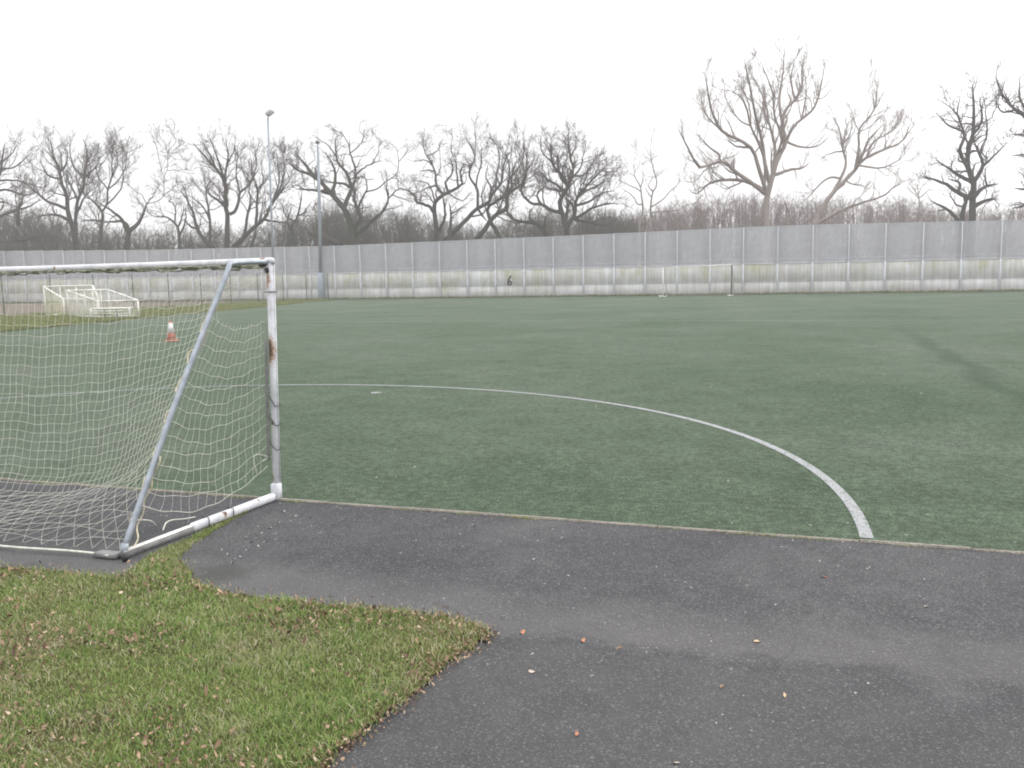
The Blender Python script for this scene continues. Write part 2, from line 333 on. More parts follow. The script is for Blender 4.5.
# ---------------------------------------------------------------- ground, path, pitch
struct(MB().poly([(-240, -60, -.02), (240, -60, -.02), (240, 240, -.02), (-240, 240, -.02)]).build('ground', 'ground'))
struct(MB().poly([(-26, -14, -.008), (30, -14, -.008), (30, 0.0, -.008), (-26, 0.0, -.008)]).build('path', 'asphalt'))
LEFT = [(-20.6, 0.0), (-22.6, 9.0), (-25.1, 19.5), (-27.0, 27.5), (-29.0, 35.0), (-31.6, 45.0), (-37.2, 66.3)]
tp = [(x, y, 0.0) for x, y in LEFT] + [(60, 66.4, 0.0), (60, 0.0, 0.0)]
struct(MB().poly(tp[::-1]).build('pitch', 'turf'))
vp = [(x-.02, y, .002) for x, y in LEFT] + [(-42.5, 66.3, .002), (-41.6, 34, .002), (-40.5, 20, .002), (-39, 0, .002)]
struct(MB().poly(vp).build('rough_verge', 'verge'))
k = MB(); kx = np.linspace(-26, 30, 90)
for a, b in zip(kx[:-1], kx[1:]):
    k.box(((a+b)/2, -.011+random.uniform(-.003, .003), -.022+random.uniform(-.002, .003)), (b-a-.006, .022, .05))
struct(k.build('pitch_kerb', 'edging'))
lk = MB()
for (x0, y0), (x1, y1) in zip(LEFT[:-1], LEFT[1:]):
    d = V(x1-x0, y1-y0, 0); ln = np.linalg.norm(d); d /= ln
    lk.box(((x0+x1)/2, (y0+y1)/2, .0), (ln, .12, .05), ax=[d, V(-d[1], d[0], 0), V(0, 0, 1)])
struct(lk.build('verge_kerb', 'soil'))
# markings
def strip(path, w, z=.004):
    p = np.array(path, float); t = np.gradient(p, axis=0); t /= np.linalg.norm(t, axis=1)[:, None]; n = np.stack([-t[:, 1], t[:, 0]], 1); q = MB()
    for i in range(len(p)-1):
        a, b = p[i], p[i+1]; q.poly([(*(a-n[i]*w/2), z), (*(b-n[i+1]*w/2), z), (*(b+n[i+1]*w/2), z), (*(a+n[i]*w/2), z)])
    return q
ang = np.linspace(0.002, math.pi-.002, 120)
arcw = .082
arc = np.stack([-2.4715+6.72*np.cos(ang), .03+6.72*np.sin(ang)], 1)
struct(strip(arc, arcw).build('penalty_arc_marking', 'line'))
struct(strip([(x, 26.4) for x in np.linspace(-26, 60, 40)], .07).build('halfway_line_marking', 'line'))
sp = MB(); cx, cy = -2.2, 5.9; sp.poly([(cx+.085*math.cos(a)*(1+.15*math.sin(3*a)), cy+.085*math.sin(a), .004) for a in np.linspace(0, 2*math.pi, 20, endpoint=False)])
struct(sp.build('penalty_spot_marking', 'line'))

# ---------------------------------------------------------------- foreground grass
edge_px = [(0, 569), (60, 573), (118, 577), (128, 573), (148, 564), (170, 560), (184, 566), (186, 578), (205, 588), (250, 598), (330, 606), (400, 611), (455, 619), (487, 630), (476, 644), (445, 662), (418, 685), (392, 708), (356, 734), (330, 755), (312, 775), (285, 840), (262, 930)]
GP = [tuple(on_ground(*a)[:2]) for a in edge_px]
GPOLY = [(-6.0, -1.75), (-3.2, -1.72), (-1.6, -1.8)] + GP + [(2.0, -6.5), (-6, -6.5)]
def rough(poly, step, amp):
    out = []
    for (x0, y0), (x1, y1) in zip(poly, poly[1:]+poly[:1]):
        n = max(1, int(math.hypot(x1-x0, y1-y0)/step))
        for i in range(n): t = i/n; out.append((x0+(x1-x0)*t+random.gauss(0, amp), y0+(y1-y0)*t+random.gauss(0, amp)))
    return out
G0 = GPOLY; GPOLY = rough(G0, .045, .013)
gs = [(x+.016, y+.008, 0.004) for x, y in rough(G0, .03, .016)]
sm = MB().poly(gs[::-1]); ms_px = [(133, 566), (150, 553), (180, 541), (215, 524), (250, 508), (262, 503), (248, 511), (218, 528), (198, 541), (184, 552), (172, 562), (150, 570)]
sm.poly([(*q[:2], -.004) for q in rough([tuple(on_ground(*a)[:2]) for a in ms_px], .05, .008)][::-1]); struct(sm.build('verge_soil', 'soil'))
def blades(n, poly, bb, hmin, hmax, wmin, wmax, z0, dens=None, spill=.03):
    x = rng.uniform(bb[0], bb[1], n); y = rng.uniform(bb[2], bb[3], n)
    x2 = x+rng.normal(0, spill, n); y2 = y+rng.normal(0, spill, n)
    k = in_poly(x2, y2, poly)
    if dens is not None: k &= rng.random(n) < dens(x, y)
    x, y = x[k], y[k]; n = len(x)
    # clumps: neighbours share height and lean
    cl = np.sin(x*7.1+np.sin(y*5.3)*2)*np.sin(y*6.3+np.sin(x*4.1)*2); cl2 = np.sin(x*23+y*9)*np.sin(y*27-x*11)
    h = rng.uniform(hmin, hmax, n)*(1+.35*cl+.25*cl2); a = rng.uniform(0, 2*np.pi, n); w = rng.uniform(wmin, wmax, n)/2
    lean = rng.uniform(.25, 1.3, n)*h; la = rng.uniform(0, 2*np.pi, n)+cl*1.5
    bx, by = np.cos(a)*w, np.sin(a)*w; lx, ly = np.cos(la)*lean, np.sin(la)*lean; z = np.full(n, z0)
    v = np.stack([np.stack([x-bx, y-by, z], 1), np.stack([x+bx, y+by, z], 1), np.stack([x+bx*.8+lx*.4, y+by*.8+ly*.4, z+h*.62], 1), np.stack([x-bx*.8+lx*.4, y-by*.8+ly*.4, z+h*.62], 1), np.stack([x+lx, y+ly, z+h*.9], 1)], 1).reshape(-1, 3)
    b = (np.arange(n)*5)[:, None]; l = np.concatenate([b+0, b+1, b+2, b+3, b+3, b+2, b+4], 1).ravel(); c = np.tile([4, 3], n)
    return v, l, c
pa = np.array(GPOLY)
def wear(x, y):
    s = np.sin(x*3.1+1)*np.sin(y*3.7)+.6*np.sin(x*8.3+y*2)*np.sin(y*9.1); return np.clip(.78+.3*s, .25, 1)
v1 = blades(230000, GPOLY, (-2.2, 2.7, -4.3, -1.4), .010, .034, .0025, .0055, .004, wear)
v2 = blades(30000, GPOLY, (-6, -2.0, -6, -1.6), .02, .05, .005, .009, .006)
kz = [(-4, -.065), (9, -.065), (9, -.012), (-4, -.012)]
v3 = blades(9000, kz, (-4, 9, -.06, -.015), .006, .022, .002, .004, -.008, lambda x, y: np.clip(np.sin(x*2.1)*np.sin(x*5.3+1)+.6*np.sin(x*13), 0, 1)*.8, .004)
mz = [tuple(on_ground(*a)[:2]) for a in ms_px]; v4 = blades(5000, mz, (min(p[0] for p in mz), max(p[0] for p in mz), min(p[1] for p in mz), max(p[1] for p in mz)), .006, .02, .002, .005, -.006, None, .012)
tag(mesh_from('grass', *join_np([v1, v2, v3, v4]), 'blades'), kind='stuff')
# leaf litter lying in the grass: curled lobed leaves
def leaves(x, y, z, size, tilt=.35):
    n = len(x); m = 7; a = np.linspace(0, 2*np.pi, m, endpoint=False)[None]; th = rng.uniform(0, 2*np.pi, (n, 1))
    rr = size[:, None]*(.62+.38*rng.random((n, m))); lx = np.cos(a)*rr; ly = np.sin(a)*rr*.55
    lz = rng.normal(0, .3, (n, m))*size[:, None]*.5+np.abs(ly)*rng.uniform(-.2, .9, (n, 1)); tx, ty = rng.normal(0, tilt, (n, 1)), rng.normal(0, tilt, (n, 1)); lz = lz+lx*tx+ly*ty
    lz -= lz.min(1, keepdims=True)
    X = x[:, None]+lx*np.cos(th)-ly*np.sin(th); Y = y[:, None]+lx*np.sin(th)+ly*np.cos(th); Z = z[:, None]+lz
    c = np.stack([x, y, z+lz.mean(1)*.6], 1)[:, None]; v = np.concatenate([np.stack([X, Y, Z], 2), c], 1).reshape(-1, 3)
    b = (np.arange(n)*(m+1))[:, None, None]; i = np.arange(m); f = np.stack([i, (i+1) % m, np.full(m, m)], 1)[None]
    l = (b+f).reshape(-1); return v, l, np.full(n*m, 3)
n = 95000; x = rng.uniform(-2.4, 2.6, n); y = rng.uniform(-4.2, -1.5, n)
d = np.sin(x*2.3+.8)*np.sin(y*4.1+.3)+.7*np.sin(x*6.1+2)*np.sin(y*7.3+x)
edge = np.min(np.hypot(x[:, None]-pa[None, :, 0], y[:, None]-pa[None, :, 1]), 1)
k = in_poly(x+rng.normal(0, .035, n), y+rng.normal(0, .035, n), GPOLY) & (rng.random(n) < np.clip(.08+.30*d+.8*np.exp(-edge/.055)+.35*np.exp(-((y+1.92)/.12)**2)*(x < 1), .03, 1.)*.75); x, y = x[k], y[k]
tag(mesh_from('leaf_litter', *leaves(x, y, np.where(edge[k] < .03, rng.uniform(.0, .02, len(x)), rng.uniform(.014, .036, len(x))), rng.uniform(.004, .0135, len(x))*rng.choice([.65, 1, 1.45], len(x), p=[.55, .37, .08]), .6), 'litter'), kind='stuff')
ge = np.array(GP[13:]); n = 800; i_ = rng.integers(0, len(ge)-1, n); t = rng.random(n)[:, None]; q_ = ge[i_]*(1-t)+ge[i_+1]*t
x = q_[:, 0]+rng.normal(.02, .03, n); y = q_[:, 1]+rng.normal(0, .03, n)
tag(mesh_from('edge_litter', *leaves(x, y, rng.uniform(-.006, .016, n), rng.uniform(.003, .011, n), .5), 'litter'), kind='stuff')
# crumbs, flakes and grit on the path
n = 900; x = rng.uniform(-1.5, 6, n); y = -rng.random(n)**1.6*2.6-.06
k = ~in_poly(x, y, GPOLY); x, y = x[k], y[k]; sz = rng.uniform(.003, .010, len(x))*rng.choice([.7, 1, 1.5], len(x), p=[.6, .3, .1])
fx = [on_ground(*q) for q in [(235, 558), (228, 553), (241, 556), (232, 562), (252, 541), (262, 532), (270, 527), (280, 522), (291, 520), (284, 511), (296, 515), (300, 522), (258, 545), (276, 533), (222, 549), (310, 517), (246, 549), (265, 541)]]
x = np.concatenate([x, [q[0] for q in fx]]); y = np.concatenate([y, [q[1] for q in fx]]); sz = np.concatenate([sz, rng.uniform(.012, .022, len(fx))])
tag(mesh_from('path_debris', *leaves(x, y, np.full(len(x), -.007), sz, .08), 'flake'), kind='stuff')
n = 420; x = rng.uniform(-8, 9, n); y = rng.random(n)**1.5*20+.1
tag(mesh_from('turf_debris', *leaves(x, y, np.full(len(x), .003), rng.uniform(.006, .016, n), .1), 'flake'), kind='stuff')
# single leaves on the path
for px, py, s, m, lab in [(523, 633, .030, 'orange', 'orange dry leaf on the asphalt nearest the grass tip'), (532, 672, .030, 'paleleaf', 'pale whitish leaf alone on the asphalt off the grass tip'),
                          (583, 641, .034, 'orange', 'orange brown leaf on the edge of the dusty band'), (672, 562+80, .001, None, ''), (757, 642, .032, 'tan', 'yellowish tan leaf in the middle of the dusty band'),
                          (785, 696, .026, 'tan', 'small tan leaf below the yellowish one on the path'), (577, 735, .030, 'orange', 'orange leaf nearest the bottom edge of the path'),
                          (619, 649, .026, 'litter', 'small dull brown leaf right of the orange brown leaf'), (676, 763, .024, 'paleleaf', 'tiny pale leaf at the very bottom of the path'),
                          (824, 577, .028, 'redleaf', 'dark red leaf on the asphalt below the end of the arc'), (926, 607, .028, 'paleleaf', 'whitish flat leaf on the dark asphalt towards the right'),
                          (722, 675+12, .022, 'litter', 'tiny brown leaf near the middle of the rough asphalt')]:
    if m is None: continue
    q = on_ground(px, py, -.006)
    vv, ll, cc = leaves(np.array([0.]), np.array([0.]), np.array([0.]), np.array([s*.68]), .12)
    o = mesh_from('fallen_leaf', vv, ll, cc, m); o.location = q; tag(o, lab, 'leaf', 'single dry leaves on the asphalt')

# ---------------------------------------------------------------- football goal (16 ft x 6 ft, back view)
B0 = on_ground(276.2, 498.5); T0 = on_y(269.8, 261.5, 0.0); H = T0[2]+.016; WID = 4.88
g = thing('football_goal', 'white rusty football goal with a torn sagging net beside the grass', 'football goal', (B0[0], 0, 0))
def gl(x, y, z): return V(x-B0[0], y, z)     # world -> goal space (base at post foot)
top = T0-V(B0[0], 0, 0); lean = top[0]
M['post'] = m_painted('rusty_post', [(.006, -.030, 1.16, .056), (.006, -.030, 1.70, .045), (-.03, -.03, 1.77, .04), (-.02, -.03, .17, .02), (.01, -.03, .60, .012)])
M['bar'] = m_painted('painted_bar', [(-.01, -.03, 1.82, .03), (-2.0, -.02, 1.81, .012)])
M['gbar'] = m_painted('ground_bar', [(-.02, -.62, .05, .02), (-.0, -.25, .05, .012)])
def goal_post(dx):
    a = V(dx, 0, -.004); b = V(dx+lean, 0, H-.02); ax2 = (b-a)/np.linalg.norm(b-a); ax0 = np.cross(V(0, 1, 0), ax2); ax0 /= np.linalg.norm(ax0); ax1 = np.cross(ax2, ax0)
    q = MB().box((a+b)/2, (.043, .052, np.linalg.norm(b-a)), ax=[ax0, ax1, ax2], bev=.016)
    fl = (a+b)/2+ax0*.0235+ax1*.016; q.box(fl, (.006, .012, np.linalg.norm(b-a)-.03), ax=[ax0, ax1, ax2])
    p = q.build('goal_post', 'post', g)
    MB().box((dx+.002, -.004, .057), (.064, .072, .13), bev=.012).build('post_socket', 'post', p)
    tie_h = [1.60, .78, .62, .42]
    for i, z in enumerate(tie_h):
        c = V(dx+lean*z/H, 0, z); sl = (.0, .05, .04, .03)[i]; w, dpt = .032, .036
        ring = [c+V(sx*w, sy*dpt, sl*(sx)*-1) for sx, sy in ((-1, -1), (0, -1.04), (1, -1), (1.03, 0), (1, 1), (0, 1.04), (-1, 1), (-1.03, 0), (-1, -1))]
        MB().tube(ring, .0038, 5).build('tie', 'black', p)
    return p
P1 = goal_post(0.0); P2 = goal_post(-WID)
sag = lambda t: -.012*math.sin(math.pi*t)
bx = np.linspace(lean+.028, lean-WID-.028, 24); MB().tube([(x, 0, H-.012+sag((lean-x)/WID)) for x in bx], .026, 14).build('crossbar', 'bar', g, True)
for dx in (0, -WID):
    q = MB(); q.box((dx+lean-(.05 if dx == 0 else -.05), -.004, H-.036), (.06, .056, .03), bev=.006).box((dx+lean-.014, -.004, H-.08), (.036, .064, .04), bev=.006)
    q.build('corner_clamp', 'black' if dx == 0 else 'greybar', g)
# stays: a bent pipe back from the corner, then down to the ground frame
BC = on_ground(122, 558); bcx, bcy = BC[0]-B0[0], BC[1]
def stay_pts(dx):
    return smooth_path([(dx+lean-.01, -.02, H-.018), (dx+lean-.01, -.20, H-.022), (dx+lean-.01, -.45, H-.034), (dx+lean-.012, -.495, H-.058), (dx+lean*.9, -.545, H-.14), (dx+bcx*.5+lean*.5, (-.53+bcy)/2, H/2), (dx+bcx, bcy+.02, .05)], 40)
for dx in (0, -WID):
    s = MB().tube(stay_pts(dx), .019, 12).build('stay', 'galv', g, True)
    MB().tube([(dx+bcx, bcy+.02, .015), (dx+bcx+.002, bcy+.03, .085)], .0235, 10).build('stay_collar', 'galv', s)
    # ground bars: white painted front half, bare flat rear half
    a = V(dx, -.04, .023); b = V(dx+bcx, bcy, .023); mid = a+(b-a)*.60; d = (b-a)/np.linalg.norm(b-a); n2 = V(-d[1], d[0], 0); up = V(0, 0, 1)
    gb = MB().box((a+mid)/2, (np.linalg.norm(mid-a), .050, .056), ax=[d, n2, up], bev=.014).build('ground_bar', 'gbar', g)
    MB().box((mid+b)/2-V(0, 0, .008), (np.linalg.norm(b-mid)-.004, .05, .042), ax=[d, n2, up]).build('bare_bar', 'greybar', g)
    MB().box((mid+b)/2+V(0, 0, .0165), (np.linalg.norm(b-mid)-.01, .046, .004), ax=[d, n2, up]).build('bar_strip', 'white', g)
    for t in (.33, .50):
        c = a+(b-a)*t; MB().tube([c+n2*.034*sx+up*.038*sz+d*.01*sx for sx, sz in ((-1, -1), (-1, 1), (1, 1), (1, -1), (-1, -1))], .004, 5).build('tie', 'black', gb)
    MB().tube([(dx+bcx+.055, bcy-.03, -.006), (dx+bcx+.052, bcy-.028, .04)], .018, 10).build('stub_foot', 'black', g)
    MB().box((dx+bcx-.11*(1 if dx == 0 else -1), bcy+.005, .012), (.17, .07, .03), bev=.006).build('rear_plate', 'greybar', g)
# net ---------------------------------------------------------
def stay_at(t, dx=0.0):
    s = stay_pts(dx); i = np.clip(np.asarray(t)*(len(s)-1), 0, len(s)-1.001); k0 = i.astype(int); f = (i-k0)[..., None]; return s[k0]*(1-f)+s[k0+1]*f
rs = np.random.default_rng(3)
def back_net(u, v):
    """u 0..1 from the near stay to the far stay, v 0..1.35 down the net: hangs from the crossbar, then lies on the ground back to the rear rope"""
    pq = np.array([(-.035, 1.79), (-.06, 1.66), (-.13, 1.30), (-.21, .88), (-.30, .50), (-.38, .20), (-.48, .05), (-.85, .025), (-1.52, .02)])
    sl = np.concatenate([[0], np.cumsum(np.hypot(*np.diff(pq, axis=0).T))]); sl /= sl[-1]
    y = np.interp(v, sl, pq[:, 0]); z = np.interp(v, sl, pq[:, 1]); x = lean-WID*u
    z = z-.07*np.sin(np.pi*np.clip(u*1.0, 0, 1))*np.sin(np.pi*np.clip(v/.62, 0, 1))
    for side, uu in ((0, u), (-WID, 1-u)):
        w = np.clip(1-uu*WID/2.0, 0, 1); w = w*w*(1.6-.6*w); e_ = np.clip(v/.10, 0, 1); w = w*e_*e_*(3-2*e_)
        tv = np.interp(v, [0, .08, 1.0], [.22, .29, 1.0]); s = stay_at(tv, side)
        y = y*(1-w)+(s[..., 1]+.01)*w; z = z*(1-w)+np.maximum(s[..., 2]-.01, .02)*w
        x = x+w*w*w*(s[..., 0]-(side+lean))
    z = z+.007*np.sin(u*37+v*5)*(v < .6)+.006*np.sin(u*83)*(v < .6)
    y = y+.03*np.sin(u*11+1)*np.sin(v*6)*(v < .6); x = x+.006*np.sin(v*29+u*60)+.03*np.sin(v*3.0)*np.sin(u*7)
    return np.stack([x, y, np.maximum(z, .012)], -1)
net = MB()
NU, NV = 64, 36
rows = np.concatenate([np.arange(0, .645, 1/36), np.linspace(.675, 1.0, 10)])
for i in range(NU+1):
    g0 = np.linspace(.012, .645, 50); lie = rows[rows > .66]; v = np.concatenate([g0, lie])
    zz = np.concatenate([np.zeros(50), .46/NU*np.where((np.arange(len(lie))+i) % 2, 1, -1)])
    net.tube(back_net(np.clip(i/NU+.0012*np.sin(v*50+i)+zz, 0, 1), v), .0017, 3, False)
for r_ in rows[1:-1]:
    u = np.linspace(0, 1, NU*2+1); vv = np.full_like(u, r_)
    if r_ > .66: vv = vv+.008*np.sin(u*40+r_*60)+.009*np.sin(u*19+r_*90)
    net.tube(back_net(u, np.clip(vv, 0, 1)), .0021, 3, False)
def side_net(u, v, dx=0.0):
    """u 0 at the post .. 1 at the stay, v 0 top .. 1 bottom"""
    s = stay_at(.36+.53*v, dx); top_p = V(dx+lean-.045, -.045, 1.38); bot = V(dx-.04, -.045, .27)
    p = top_p+(bot-top_p)*v[..., None]; u3 = u[..., None]
    q = p*(1-u3)+s*u3
    q[..., 2] -= (.07+.09*v)*np.sin(np.pi*u)**.9; q[..., 0] += (-.06)*np.sin(np.pi*u)*np.sin(np.pi*np.clip(v, 0, 1)); q[..., 2] += .006*np.sin(u*29+v*11)+.012*np.sin(u*7+v*31)*np.sin(np.pi*u)
    return q
for dx in (0, -WID):
    for j in range(0, 15):
        u = np.linspace(0, 1, 26); net.tube(side_net(u, np.full_like(u, j/14), dx), .0022 if j < 14 else .0032, 3, False)
    for i in range(1, 15):
        v = np.linspace(-.02, 1.0 if i % 5 else 1.06, 34); net.tube(side_net(np.full_like(v, i/15)+.008*np.sin(v*31+i), v, dx), .0015, 3, False)
    for i in range(2):
        a = stay_at(np.array([.26+.035*i]), dx)[0]; b = side_net(np.array([1-.16*i]), np.array([0.]), dx)[0]; net.tube(smooth_path([a, (a+b)/2+V(-.02, 0, -.04), b], 10), .0015, 3, False)
for pts in ([(130, 520), (140, 520), (151, 521), (157, 527), (159, 531)], [(163, 530), (166, 523), (172, 520), (184, 519), (195, 517)]):
    w0 = [on_y(px, py, -1.15+.1*i) for i, (px, py) in enumerate(pts)]; net.tube(smooth_path([gl(*q) for q in w0], 14), .0045, 5)
net.tube(smooth_path([side_net(np.array([0.05]), np.array([.93]))[0], side_net(np.array([.0]), np.array([.99]))[0]+V(.02, 0, .06), side_net(np.array([0.12]), np.array([.86]))[0], side_net(np.array([.1]), np.array([1.0]))[0]], 20), .0032, 5)
no = net.build('net', 'net', g)
rr = MB(); uu = np.linspace(0.02, .98, 120)
rb = back_net(uu, np.full_like(uu, 1.0)); rb[:, 2] = .018; rb[:, 1] = bcy-.035+.05*np.clip((uu*WID-1.05)/.25, 0, 1)+.02*np.sin(uu*21); rr.tube(rb, .008, 6)
rr.build('rear_rope', 'net', g, True)
# lacing rope running down beside the stay, and the bunched net lashed under the crossbar
lr = MB(); t = np.linspace(.34, .93, 90); s = stay_at(t); wig = np.interp(t, [.34, .45, .9], [.03, .05, .025])
lr.tube(s+np.stack([-wig*(.6+.5*np.sin(t*70)), .0*t-.0, -.015+.012*np.sin(t*110)], 1), .0065, 5)
lr.tube(smooth_path([stay_at(np.array([.76]))[0]+V(.03, 0, 0), gl(*on_y(140, 520, -1.3)), gl(*on_y(136, 545, -1.42)), gl(*on_y(133, 553, -1.45))], 20)+np.stack([.012*np.sin(np.arange(20)*1.3), 0*np.arange(20), 0*np.arange(20)], 1), .005, 5)
lr.build('lacing_rope', 'rope', g, True)
bn = MB(); xs = np.linspace(lean-.05, lean-WID+.05, 420)
for k_ in range(7):
    ph = rs.uniform(0, 6, 5); amp = .006+.006*np.sin(xs*5+ph[0])
    bn.tube(np.stack([xs, -.012+.022*np.sin(xs*31+ph[1]), H-.040-amp*(1+np.sin(xs*24+ph[2]))-.012*(np.sin(xs*8.1+ph[3]) > .5)], 1), .006, 4)
bn.build('bunched_net', 'oldnet', g)
e = stay_at(np.array([.5]))[0]
MB().tube([side_net(np.array([0.]), np.array([vv]))[0]+V(.012, 0, 0) for vv in np.linspace(.12, .96, 12)], .011, 6).build('net_edge_pole', 'greybar', g)
MB().tube([back_net(np.array([0.002]), np.array([vv]))[0] for vv in np.linspace(.14, .8, 12)], .0035, 5).build('edge_cord', 'rope', g)

# ---------------------------------------------------------------- perimeter fence: posts, steel mesh above, stained sheet cladding below
FY, FA, FS, FX0 = 67.29, .0132, 2.6427, -11.2443
tpx = np.array([(-300, 262), (0, 251), (155, 250), (240, 248), (336, 246), (440, 241.5), (553, 236.6), (645, 232.4), (743, 227.6), (812, 224.9), (884, 223.4), (960, 221.6), (1024, 220.6), (1400, 212)])
def fpos(i): s = FS*(i-10)+FX0; return V(s*math.cos(FA), FY+s*math.sin(FA), 0)
def px_of(P):
    d = P-CAM; z = d@FW; return 512+F*(d@RT)/z, 384-F*(d@UP)/z
def ftop(i):
    P = fpos(i); x = px_of(P)[0]; return on_y(x, np.interp(x, tpx[:, 0], tpx[:, 1]), P[1])[2]
I0, I1 = -20, 27
fence = thing('perimeter_fence', 'tall grey mesh perimeter fence above stained white cladding panels', 'fence', fpos(0))
O = fpos(0); HL = 2.42
tops = {i: ftop(i) for i in range(I0, I1+1)}
fd = V(math.cos(FA), math.sin(FA), 0); fn = V(-math.sin(FA), math.cos(FA), 0)
# one mesh panel (358 type, 76 x 12.7 mm); every bay shares it, scaled to the bay's height
PW, PH = FS-.06, 2.75
pm = MB()
for z in np.arange(.006, PH, .0127*2): pm.box((0, 0, z), (PW, .010, .0148))
for x in np.arange(-PW/2+.03, PW/2, .0762): pm.box((x, .010, PH/2), (.006, .006, PH))
for z in np.arange(PH-.34, PH-.02, .0254): pm.box((0, .03, z+.012), (PW, .008, .013))
for z in (.02, .32, PH-.03): pm.box((0, -.012, z), (PW, .012, .018))
proto = pm.build('mesh_panel', 'wire'); proto_me = proto.data; bpy.data.objects.remove(proto)
def place(o, c, parent=fence):
    COL.objects.link(o); o.parent = parent; o.location = tuple(c-O); o.rotation_euler = (0, 0, FA)
post_me = None
for i in range(I0, I1+1):
    P = fpos(i); h = tops[i]
    q = MB().box((0, 0, h/2), (.075, .09, h), bev=.01); q.box((0, -.06, HL/2), (.15, .05, HL), bev=.012)
    o = q.build('fence_post', 'fpost'); COL.objects.unlink(o); place(o, P)
    if i == I1: break
    Q = fpos(i+1); c = (P+Q)/2; h2 = (tops[i]+tops[i+1])/2; sl = (tops[i+1]-tops[i])/FS
    o = bpy.data.objects.new('mesh_panel', proto_me); place(o, c+V(0, 0, HL+.03)); o.scale = (1, 1, (h2-HL-.03)/PH)
    z1 = HL*.42; cl = MB(); jit = random.uniform(-.02, .02)
    cl.box((0, .0, z1/2+.01), (FS-.16, .02, z1-.02), bev=.006); cl.box((0, -.012+jit*.2, (z1+HL)/2), (FS-.16, .02, HL-z1-.012), bev=.006)
    o = cl.build('cladding_panel', 'clad'); COL.objects.unlink(o); place(o, c)
    for zz, dd in ((HL+.005, .055), (z1, .03)):
        o = MB().box((0, -.03, zz), (FS-.16, .04, dd)).build('rail', 'capm'); COL.objects.unlink(o); place(o, c)
    o = MB().box((0, 0, h2+.01), (FS, .06, .03)).build('top_capping', 'capm'); COL.objects.unlink(o); place(o, c)
# the painted 6
six = [(.16, .38), (.06, .27), (-.06, .06), (-.13, -.12), (-.11, -.28), (.0, -.36), (.12, -.30), (.15, -.16), (.06, -.06), (-.06, -.10), (-.12, -.20)]
c6 = on_y(509.8, 280.6, FY-.2); sm_ = smooth_path([(x*1.12, 0, z*1.12) for x, z in six], 40); q = MB()
for a, b in zip(sm_[:-1], sm_[1:]):
    d = b-a; ln = np.linalg.norm(d); d /= ln; q.box((a+b)/2, (ln*1.25, .006, .13), ax=[d, V(0, 1, 0), np.cross(d, V(0, 1, 0))])
o = q.build('number_marking', 'ink'); COL.objects.unlink(o); place(o, V(c6[0], FY+FA*c6[0]-.045, c6[2]))
# rough grass along the fence foot and on the left verge
def seg_blades(a, b, w, n, h0, h1):
    a, b = V(*a), V(*b); d = b-a; nn = V(-d[1], d[0])/np.linalg.norm(d); c = [a-nn*w, b-nn*w, b+nn*w, a+nn*w]; xs = [p[0] for p in c]; ys = [p[1] for p in c]
    return blades(n, [tuple(p) for p in c], (min(xs), max(xs), min(ys), max(ys)), h0, h1, .02, .05, .0, None, .01)
A_, B_ = fpos(-18), fpos(27)
strip_g = seg_blades((A_[0], A_[1]-.42), (B_[0], B_[1]-.42), .32, 60000, .06, .22)
vg = blades(120000, [p[:2] for p in vp], (-42, -20, 8, 66), .05, .14, .02, .05, .0)
eg = [seg_blades(p, q_, .16, 9000, .06, .16) for p, q_ in zip(LEFT[:-1], LEFT[1:])]
tag(mesh_from('verge_grass', *join_np([strip_g, vg]+eg), 'vblades'), kind='stuff')

# ---------------------------------------------------------------- chain-link fence on the left verge
CA, CB = V(-41.3, 34.0, 0), V(-37.9, 65.8, 0); nb = 10; cd = (CB-CA)/nb; cl_ = np.linalg.norm(cd); ca = math.atan2(cd[1], cd[0])
cf = thing('chain_link_fence', 'see-through chain-link fence on green posts behind the rough verge', 'fence', CA-cd*2)
CH = 2.35; w = MB(); st = .11
for s in (-1, 1):
    for t in np.arange(-CH, cl_, st):
        x0, x1 = (t, t+CH); z0, z1 = 0, CH
        if x0 < 0: z0 = -x0; x0 = 0
        if x1 > cl_: z1 = CH-(x1-cl_); x1 = cl_
        if x1-x0 < .03: continue
        if s < 0: z0, z1 = CH-z0, CH-z1
        w.tube([(x0, .003*s, z0+.03), (x1, .003*s, z1+.03)], .0022, 3, False)
for z in (.06, CH*.5, CH+.02): w.tube([(0, 0, z), (cl_, 0, z)], .004, 4, False)
pr = w.build('chain_link_panel', 'chain'); cme = pr.data; bpy.data.objects.remove(pr)
pq = MB().tube([(0, 0, -.05), (0, 0, CH+.10)], .034, 8).build('fence_post', 'green'); pme = pq.data; bpy.data.objects.remove(pq)
for i in range(nb+3):
    o = bpy.data.objects.new('fence_post', pme); COL.objects.link(o); o.parent = cf; o.location = tuple(cd*i)
    if i < nb+2: o = bpy.data.objects.new('chain_link_panel', cme); COL.objects.link(o); o.parent = cf; o.location = tuple(cd*i); o.rotation_euler = (0, 0, ca)
